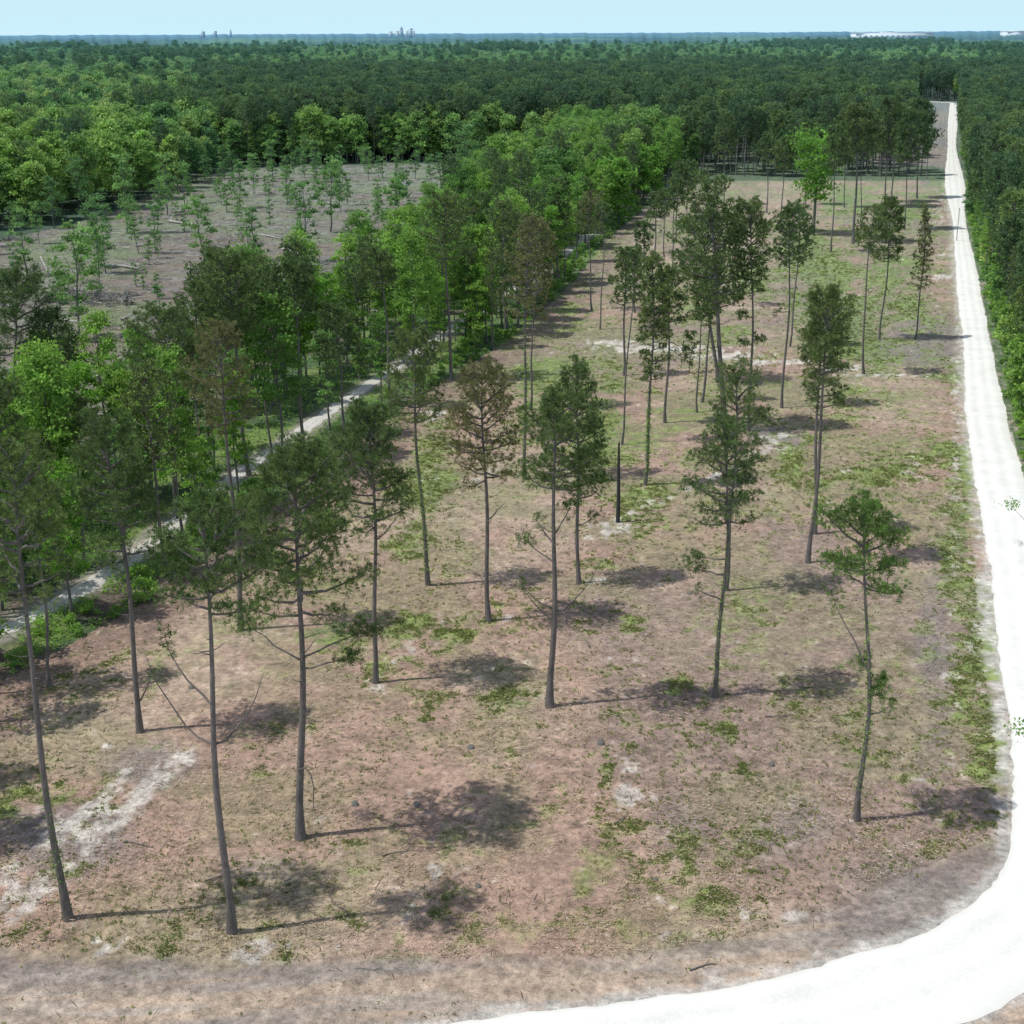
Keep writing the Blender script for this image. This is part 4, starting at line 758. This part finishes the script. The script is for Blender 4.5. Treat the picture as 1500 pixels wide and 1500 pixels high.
# ------------------------------------------------------------------ horizon buildings
def flat_mat(name, c, rough=.7):
    m, nt, out = new_mat(name); b = N(nt, 'ShaderNodeBsdfPrincipled'); n1 = noise(nt, .02, 2); b.inputs['Roughness'].default_value = rough
    nt.links.new(mixc(nt, n1, tuple(x * .9 for x in c), tuple(min(1, x * 1.1) for x in c)), b.inputs['Base Color']); nt.links.new(b.outputs[0], out.inputs[0]); return m
TW = [flat_mat('pale_concrete', (.48, .60, .68)), flat_mat('blue_glass_wall', (.36, .50, .62)), flat_mat('white_cladding', (.74, .82, .86)), flat_mat('window_bands', (.32, .45, .56))]
def box(L, x0, x1, y0, y1, z0, z1):
    n = sum(len(a) for a in L[0]); L[0].append(np.array([(x, y, z) for z in (z0, z1) for (x, y) in ((x0, y0), (x1, y0), (x1, y1), (x0, y1))], float))
    L[1].append(np.array([(0, 3, 2, 1), (4, 5, 6, 7), (0, 1, 5, 4), (1, 2, 6, 5), (2, 3, 7, 6), (3, 0, 4, 7)]) + n)
def boxes(name, bl, mat, parent=None):
    L = [[], []]
    for b in bl: box(L, *b)
    return link(name, mesh_np(name, np.concatenate(L[0]), [np.concatenate(L[1])], mat), parent)
def tower(u, vt, wpx, D, mat, lab, kind):
    p = on_plane(u, vt, D); wd_ = wpx * D / FPX; hh = p[2]; e = empty('office_tower', (p[0], D, 0)); tag(e, lab, 'tower'); w2 = wd_ / 2
    if kind == 'spire':
        boxes('wall', [(-w2, w2, -w2, w2, 0, hh * .78), (-w2 * .7, w2 * .7, -w2 * .7, w2 * .7, hh * .78, hh * .9), (-w2 * .4, w2 * .4, -w2 * .4, w2 * .4, hh * .9, hh * .96)], mat, e)
        boxes('spire', [(-w2 * .1, w2 * .1, -w2 * .1, w2 * .1, hh * .96, hh)], mat, e)
    elif kind == 'step': boxes('wall', [(-w2, w2, -w2, w2, 0, hh * .86), (-w2 * .5, w2, -w2, w2, hh * .86, hh)], mat, e)
    else: boxes('wall', [(-w2, w2, -w2, w2, 0, hh)], mat, e); boxes('roof_house', [(-w2 * .5, w2 * .4, -w2 * .4, w2 * .4, hh, hh + 3)], mat, e)
    boxes('windows', [(-w2 * .9, w2 * .9, -w2 - .6, -w2 - .05, z, z + 3.0) for z in np.arange(24, hh * (.75 if kind != 'flat' else .95), 7)], TW[3], e)
for a in [(588, 38.5, 4.2, 12000, TW[1], 'tallest tower with stepped top in the skyline right of centre', 'spire'), (582, 45, 5, 11800, TW[2], 'pale low block left of the tallest tower', 'flat'), (602, 41.5, 4.5, 12100, TW[1], 'second tallest blue tower right of the tallest one', 'step'), (596, 44, 4, 11900, TW[2], 'short white block between the two tallest towers', 'flat'), (572, 46, 5, 11900, TW[0], 'wide low grey block at the left end of the main skyline', 'step'), (606, 44.5, 3, 11850, TW[2], 'narrow white block at the right end of the main skyline', 'flat'),
          (337.5, 43, 2.4, 14000, TW[1], 'thin lone tower, right of the small left skyline', 'spire'), (315, 45.5, 4, 14000, TW[1], 'middle block of the small left skyline', 'step'), (297, 46, 5, 14000, TW[1], 'leftmost low block of the small left skyline', 'step')]: tower(*a)
def shed(u0, u1, vt, D, lab):
    a = on_plane(u0, vt, D); b = on_plane(u1, vt, D); hh = a[2]; e = empty('warehouse', ((a[0] + b[0]) / 2, D, 0)); tag(e, lab, 'warehouse'); w2 = (b[0] - a[0]) / 2
    boxes('wall', [(-w2, w2, 0, 130, 0, hh - 3)], TW[2], e); boxes('roof', [(-w2 - 2, w2 + 2, -2, 132, hh - 3, hh), (-w2 * .3, w2 * .1, 20, 80, hh, hh + 2)], flat_mat('white_roof', (.85, .88, .9)), e)
    boxes('dock_doors', [(x, x + 10, -1.2, -.1, 18, 26) for x in np.arange(-w2 + 20, w2 - 20, 30)], TW[3], e)
shed(1254, 1368, 48.2, 8200, 'long low white warehouse on the horizon at the right'); shed(1476, 1500, 45.5, 8600, 'short white warehouse at the right end of the horizon')

# ------------------------------------------------------------------ litter, grass, debris
def tufts():
    n = 2000000; yy = 1 / rng.uniform(1 / 420., 1 / 56., n); xx = rng.uniform(-.385, .385, n) * (yy * .946 + 19)
    f = inpoly(xx, yy, FL + [(160, 500)] + [(p[0] + 1.0, p[1]) for p in ROAD_IN[::-1]] + [(-62, 52)]) & (segdist(xx, yy, RC) > 4.2)
    xx, yy = xx[f], yy[f]; gr, sand, grey, fine, mid, f2 = field_masks(xx, yy)
    clump = fbm(xx + 3, yy + 8, .9, 3, 7)
    pr = gr * (sst(.40, .66, clump) * .42 + .05) + .012 + .07 * sst(.60, .7, clump) * sst(.45, .6, mid)
    dr = segdist(xx, yy, RC); pr = np.where(dr < 10, np.maximum(pr * .8, .0), pr); pr = np.where(inpoly(xx, yy, STRIP), pr * .04, pr); pr *= (1 - sand * .8)
    f = rng.random(len(xx)) < pr; xx, yy = xx[f][:170000], yy[f][:170000]; n = len(xx); k = 6
    s = (.045 + .075 * rng.random(n)) * (1 + yy / 180.)
    c = np.repeat(np.stack([xx, yy, np.zeros(n)], 1), k, 0); c[:, :2] += rng.normal(0, 1, (n * k, 2)) * np.repeat(s, k)[:, None] * .5; d = unit(rng.normal(size=(n * k, 3)) * np.array((.7, .7, .15)) + np.array((0, 0, .75)))
    l = np.repeat(s, k)[:, None]; p = unit(np.cross(d, rng.normal(size=(n * k, 3))))
    V = np.stack([c - p * l * .32, c + p * l * .32, c + d * l * 1.15], 1).reshape(-1, 3)
    m, nt, out = new_mat('grass_blades'); at_ = N(nt, 'ShaderNodeAttribute', attribute_name='tone'); col = ramp(nt, at_.outputs['Fac'], [(0, (.17, .20, .075)), (.5, (.235, .29, .09)), (.85, (.31, .35, .12)), (1, (.38, .33, .20))])
    df = N(nt, 'ShaderNodeBsdfDiffuse'); tr = N(nt, 'ShaderNodeBsdfTranslucent'); mx = N(nt, 'ShaderNodeMixShader'); mx.inputs[0].default_value = .35
    for q in (df, tr): nt.links.new(col, q.inputs[0])
    nt.links.new(df.outputs[0], mx.inputs[1]); nt.links.new(tr.outputs[0], mx.inputs[2]); nt.links.new(mx.outputs[0], out.inputs[0])
    tag(link('grass', mesh_np('grass', V, [np.arange(len(V)).reshape(-1, 3)], m, tone=np.repeat(rng.random(n), k * 3))), 'patchy green grass tufts over the cleared ground', 'grass', kind='stuff')
tufts()
def litter(name, n, region, y0, y1, lmin, lmax, wd_, cols, label, hgt=.05, cat='litter'):
    yy = 1 / rng.uniform(1 / y1, 1 / y0, n); xx = rng.uniform(-.385, .385, n) * (yy * .946 + 19); f = region(xx, yy); xx, yy = xx[f], yy[f]; n = len(xx)
    a = rng.random(n) * PI; l = rng.uniform(lmin, lmax, n) ** 1.0 * (1 + yy / 400); d = np.stack([np.cos(a), np.sin(a), rng.normal(0, .06, n)], 1); p = np.stack([-np.sin(a), np.cos(a), np.zeros(n)], 1); ww = wd_ * rng.uniform(.6, 1.4, n)[:, None] * (1 + yy[:, None] / 200)
    c = np.stack([xx, yy, rng.uniform(.05, .07 + hgt, n) + .02], 1); l = l[:, None]; up = np.array((0, 0, 1)) * ww
    V = np.stack([c - d * l - p * ww, c + d * l - p * ww * .5, c + d * l + p * ww * .5, c - d * l + p * ww, c - d * l + up, c + d * l + up * .6], 1).reshape(-1, 3); b = np.arange(n)[:, None] * 6
    Q = np.concatenate([b + np.array([[0, 1, 5, 4]]), b + np.array([[4, 5, 2, 3]])])
    m, nt, out = new_mat(name + '_surface'); at_ = N(nt, 'ShaderNodeAttribute', attribute_name='tone'); col = ramp(nt, at_.outputs['Fac'], cols); df = N(nt, 'ShaderNodeBsdfDiffuse'); nt.links.new(col, df.inputs[0]); nt.links.new(df.outputs[0], out.inputs[0])
    tag(link(name, mesh_np(name, V, [Q], m, tone=np.repeat(rng.random(n), 6))), label, cat, kind='stuff')
infield = lambda x, y: inpoly(x, y, FL + [(160, 500)] + [(p[0] - 1.2, p[1]) for p in ROAD_IN[::-1]] + [(-62, 52)])
litter('straw', 120000, lambda x, y: infield(x, y) & (fbm(x, y, 6, 3, 2) + .25 * rng.random(len(x)) > .58) & ~inpoly(x, y, STRIP), 58, 260, .04, .13, .013, [(0, (.30, .20, .145)), (.5, (.40, .29, .21)), (.85, (.52, .41, .31)), (1, (.70, .60, .50))], 'pale pine straw and wood chips strewn over the cleared ground', cat='straw')
litter('twigs', 9000, lambda x, y: infield(x, y) & (~inpoly(x, y, STRIP) | (rng.random(len(x)) < .15)), 58, 300, .04, .28, .014, [(0, (.06, .045, .04)), (.7, (.16, .12, .10)), (1, (.4, .35, .3))], 'dark twigs and sticks scattered over the cleared ground', cat='twigs')
litter('slash', 32000, lambda x, y: inpoly(x, y, CLEAR) & (fbm(x * .6, y * 1.8, 6, 4, 6) > .47), 170, 570, .15, 1.0, .035, [(0, (.06, .05, .045)), (.6, (.17, .155, .145)), (1, (.40, .37, .34))], 'grey slash and broken branches littering the clear-cut', .3, cat='slash')
def log(pts, r0, lab, forks=()):
    W = [at(*p) for p in pts]; o0 = W[0].copy(); P = [q - o0 + np.array((0, 0, r0 + .04 + .0)) for q in W]; T = Tubes(); P2 = []
    for a, b in zip(P[:-1], P[1:]): P2 += [a + (b - a) * t + rng.normal(size=3) * np.array((.08, .25, .03)) for t in (0, .33, .66)]
    P2.append(P[-1]); T.add(P2, np.linspace(r0, r0 * .45, len(P2)), 7)
    for t, dx, dy, dz in forks:
        q = interp(np.array(P2), t); T.add([q, q + np.array((dx * .5, dy * .5, dz * .65)), q + np.array((dx, dy, dz))], [r0 * .5, r0 * .35, r0 * .12], 5)
    o = link('fallen_log', T.mesh('fallen_log', MAT['deadwood'])); o.location = o0; tag(o, lab, 'log', 'logs lying in the clear-cut')
log([(150, 391), (182, 392), (215, 398)], .34, 'pale fallen tree with forked end beside the leaning tree', [(.6, 4, 3, 2.4), (.8, 3, -3, 1.0), (.7, 5, 1.5, 1.2)])
log([(248, 326), (284, 331)], .42, 'bleached log lying below its own broken top', [(.05, -1, 8, 1.0)])
log([(0, 362), (34, 361)], .4, 'pale log at the left edge of the clear-cut'); log([(60, 378), (70, 400)], .25, 'thin log pointing at the camera left of the brush pile')
log([(412, 366), (440, 374)], .28, 'grey log right of the small root pile'); log([(178, 470), (200, 458)], .18, 'thin grey log below the big brush pile', [(.5, 2, 2, .6)]); log([(455, 395), (500, 372)], .22, 'long grey pole slanting across the slash')
log([(120, 440), (150, 446)], .2, 'short log at the right foot of the big brush pile'); log([(380, 408), (436, 392)], .18, 'thin grey log left of the small dark bush'); log([(660, 320), (690, 316)], .25, 'log at the far right of the clear-cut'); log([(548, 350), (590, 342)], .2, 'log lying left of the small dark crowned tree')
log([(260, 452), (330, 440)], .16, 'dark thin log right of the big brush pile')
for k_, (p_, q_, r_, l_) in enumerate([((90, 470), (135, 476), .2, 'grey log lying in front of the single thin tree'), ((310, 420), (352, 428), .2, 'log between two thin saplings above the round topped pines'), ((200, 362), (240, 357), .22, 'log in the open middle left of the clear-cut'), ((520, 330), (560, 322), .22, 'far log in the right half of the clear-cut'), ((380, 345), (420, 352), .25, 'log below the small root pile to its right'), ((60, 425), (92, 416), .2, 'log leaning on the left end of the big brush pile'), ((290, 300), (325, 296), .25, 'distant log under the back saplings'), ((440, 420), (476, 408), .2, 'log close behind the hedgerow pines')]): log([p_, q_], r_, l_)
log([(10, 350), (60, 348)], .2, 'log in front of the left wood')
def brush(u, v, n, R, hh, lab, roots=False):
    b = at(u, v); T = Tubes(); T2 = Tubes(); g = random.Random(u)
    for i in range(n):
        a = g.uniform(0, 6.28); r0 = R * math.sqrt(g.random()); z = hh * (1 - (r0 / R) ** 1.5) * g.random(); a2 = g.uniform(0, 6.28); l = g.uniform(.5, 2.2) * (R / 5)
        p = np.array((r0 * math.cos(a) * 1.5, r0 * math.sin(a) * .9, z + .1)); q = p + np.array((math.cos(a2) * l, math.sin(a2) * l, g.uniform(-.3, .7))); q[2] = max(.08, q[2]); T.add([p, (p + q) / 2 + np.array((0, 0, g.uniform(-.1, .2))), q], [g.uniform(.04, .12), .07, .02], 4)
    e = empty('brush_pile', (b[0], b[1], 0)); tag(e, lab, 'brush pile'); link('sticks', T.mesh('sticks', MAT['deadwood' if not roots else 'bark_grey']), e)
    if roots:
        for i in range(26):
            a = -1.3 + 2.6 * i / 25 + g.uniform(-.1, .1); rr = g.uniform(2.0, 3.3); T2.add([(R * .75, 0, .4), (R * .75 + rr * .6 * math.cos(a), g.uniform(-.6, .6), .4 + abs(rr * .7 * math.sin(a + .8))), (R * .75 + rr * math.cos(a), g.uniform(-1, 1), .3 + abs(rr * math.sin(a + .6)))], [.14, .1, .03], 5)
        link('root_plate', T2.mesh('root_plate', MAT['deadwood']), e)
brush(108, 440, 260, 5.2, 2.4, 'big brush pile with curled pale roots in the clear-cut', True); brush(341, 352, 110, 3.2, 2.6, 'small upright root pile in the middle of the clear-cut'); brush(160, 446, 120, 3.2, 1.6, 'brush heap touching the right side of the big brush pile', True); brush(480, 392, 120, 5.0, .9, 'flat grey heap of branches near the hedgerow'); brush(20, 352, 90, 3.0, 1.6, 'dark brush heap at the left edge of the clear-cut'); brush(250, 470, 110, 5.0, .7, 'low scatter of grey branches below the big brush pile'); brush(225, 322, 70, 3.0, 1.5, 'low dark brush heap left of the bleached log'); brush(395, 395, 110, 5.5, .8, 'flat spread of broken branches below the thin log')

# low leafy growth over the hedgerow floor and the clear-cut
def undergrowth():
    n = 420000; yy = 1 / rng.uniform(1 / 480., 1 / 90., n); xx = rng.uniform(-.385, .385, n) * (yy * .946 + 19)
    hd = inpoly(xx, yy, HEDGE) & (segdist(xx, yy, TRACK) > 1.7); cc = inpoly(xx, yy, CLEAR)
    cl = fbm(xx, yy, 2.2, 3, 2); p = np.where(hd, sst(.42, .6, cl), np.where(cc, .5 * sst(.5, .62, fbm(xx, yy, 12, 4, 1)) * sst(.45, .6, cl), 0)); f = rng.random(n) < p
    xx, yy, cl, hd = xx[f][:120000], yy[f][:120000], cl[f][:120000], hd[f][:120000]; z = rng.random(len(xx)) * (.15 + .9 * np.clip(cl - .42, 0, 1) * 4) * np.where(hd, 1, .5)
    V, Q, tn_ = leaves(np.stack([xx, yy, z], 1), .16 + yy / 1500, .8); tag(link('undergrowth', mesh_np('undergrowth', V, [Q], MAT['leaf'], tone=tn_)), 'low green undergrowth below the hedgerow and in the clear-cut', 'undergrowth', kind='stuff')
undergrowth()

# a few cut stumps and fallen limbs left in the field
for i, (u, v) in enumerate([(520, 1180), (690, 1095), (880, 1090), (1130, 1120), (960, 1290), (610, 1180), (280, 1010), (1150, 960), (1010, 870), (700, 1300)]):
    b = at(u, v); g = random.Random(i); T = Tubes(); h_ = g.uniform(.12, .3); r_ = g.uniform(.14, .24)
    T.add([(0, 0, -.1), (0, 0, .05), (0, 0, h_), (0, 0, h_ + .01)], [r_ * 1.5, r_ * 1.15, r_, .01], 9); o = link('stump', T.mesh('stump', MAT['bark_grey'])); o.location = b; tag(o, 'low cut tree stump in the brown litter of the field', 'stump', 'cut stumps in the cleared field')
for i, (u, v, a, l, lab) in enumerate([(560, 1255, .3, 2.6, 'dead limb lying right of the large pine foot'), (180, 1235, -.2, 2.2, 'dead limb lying on the pale wheel track'), (900, 1210, 1.0, 2.0, 'dead limb near the pale bare patch in the foreground centre'), (1120, 1050, .1, 2.4, 'dead limb right of the curved slim pine foot'), (300, 1290, .5, 2.4, 'dead limb between the two nearest pines'), (1010, 1420, .2, 1.6, 'dead limb on the dirt strip beside the road'), (520, 1420, -.3, 1.8, 'dead limb on the dirt strip at the bottom')]):
    b = at(u, v); T = Tubes(); c_, s_ = math.cos(a), math.sin(a); P = [np.array((c_ * l * t, s_ * l * t + .15 * math.sin(4 * t + i), .07)) for t in np.linspace(0, 1, 6)]
    T.add(P, np.linspace(.06, .02, 6), 5); T.add([P[3], P[3] + np.array((.4 * c_ - .3 * s_, .4 * s_ + .3 * c_, .12))], [.03, .01], 4); T.add([P[2], P[2] + np.array((.3 * c_ + .4 * s_, .3 * s_ - .4 * c_, .08))], [.03, .01], 4)
    o = link('fallen_limb', T.mesh('fallen_limb', MAT['bark_grey'])); o.location = b; tag(o, lab, 'limb')
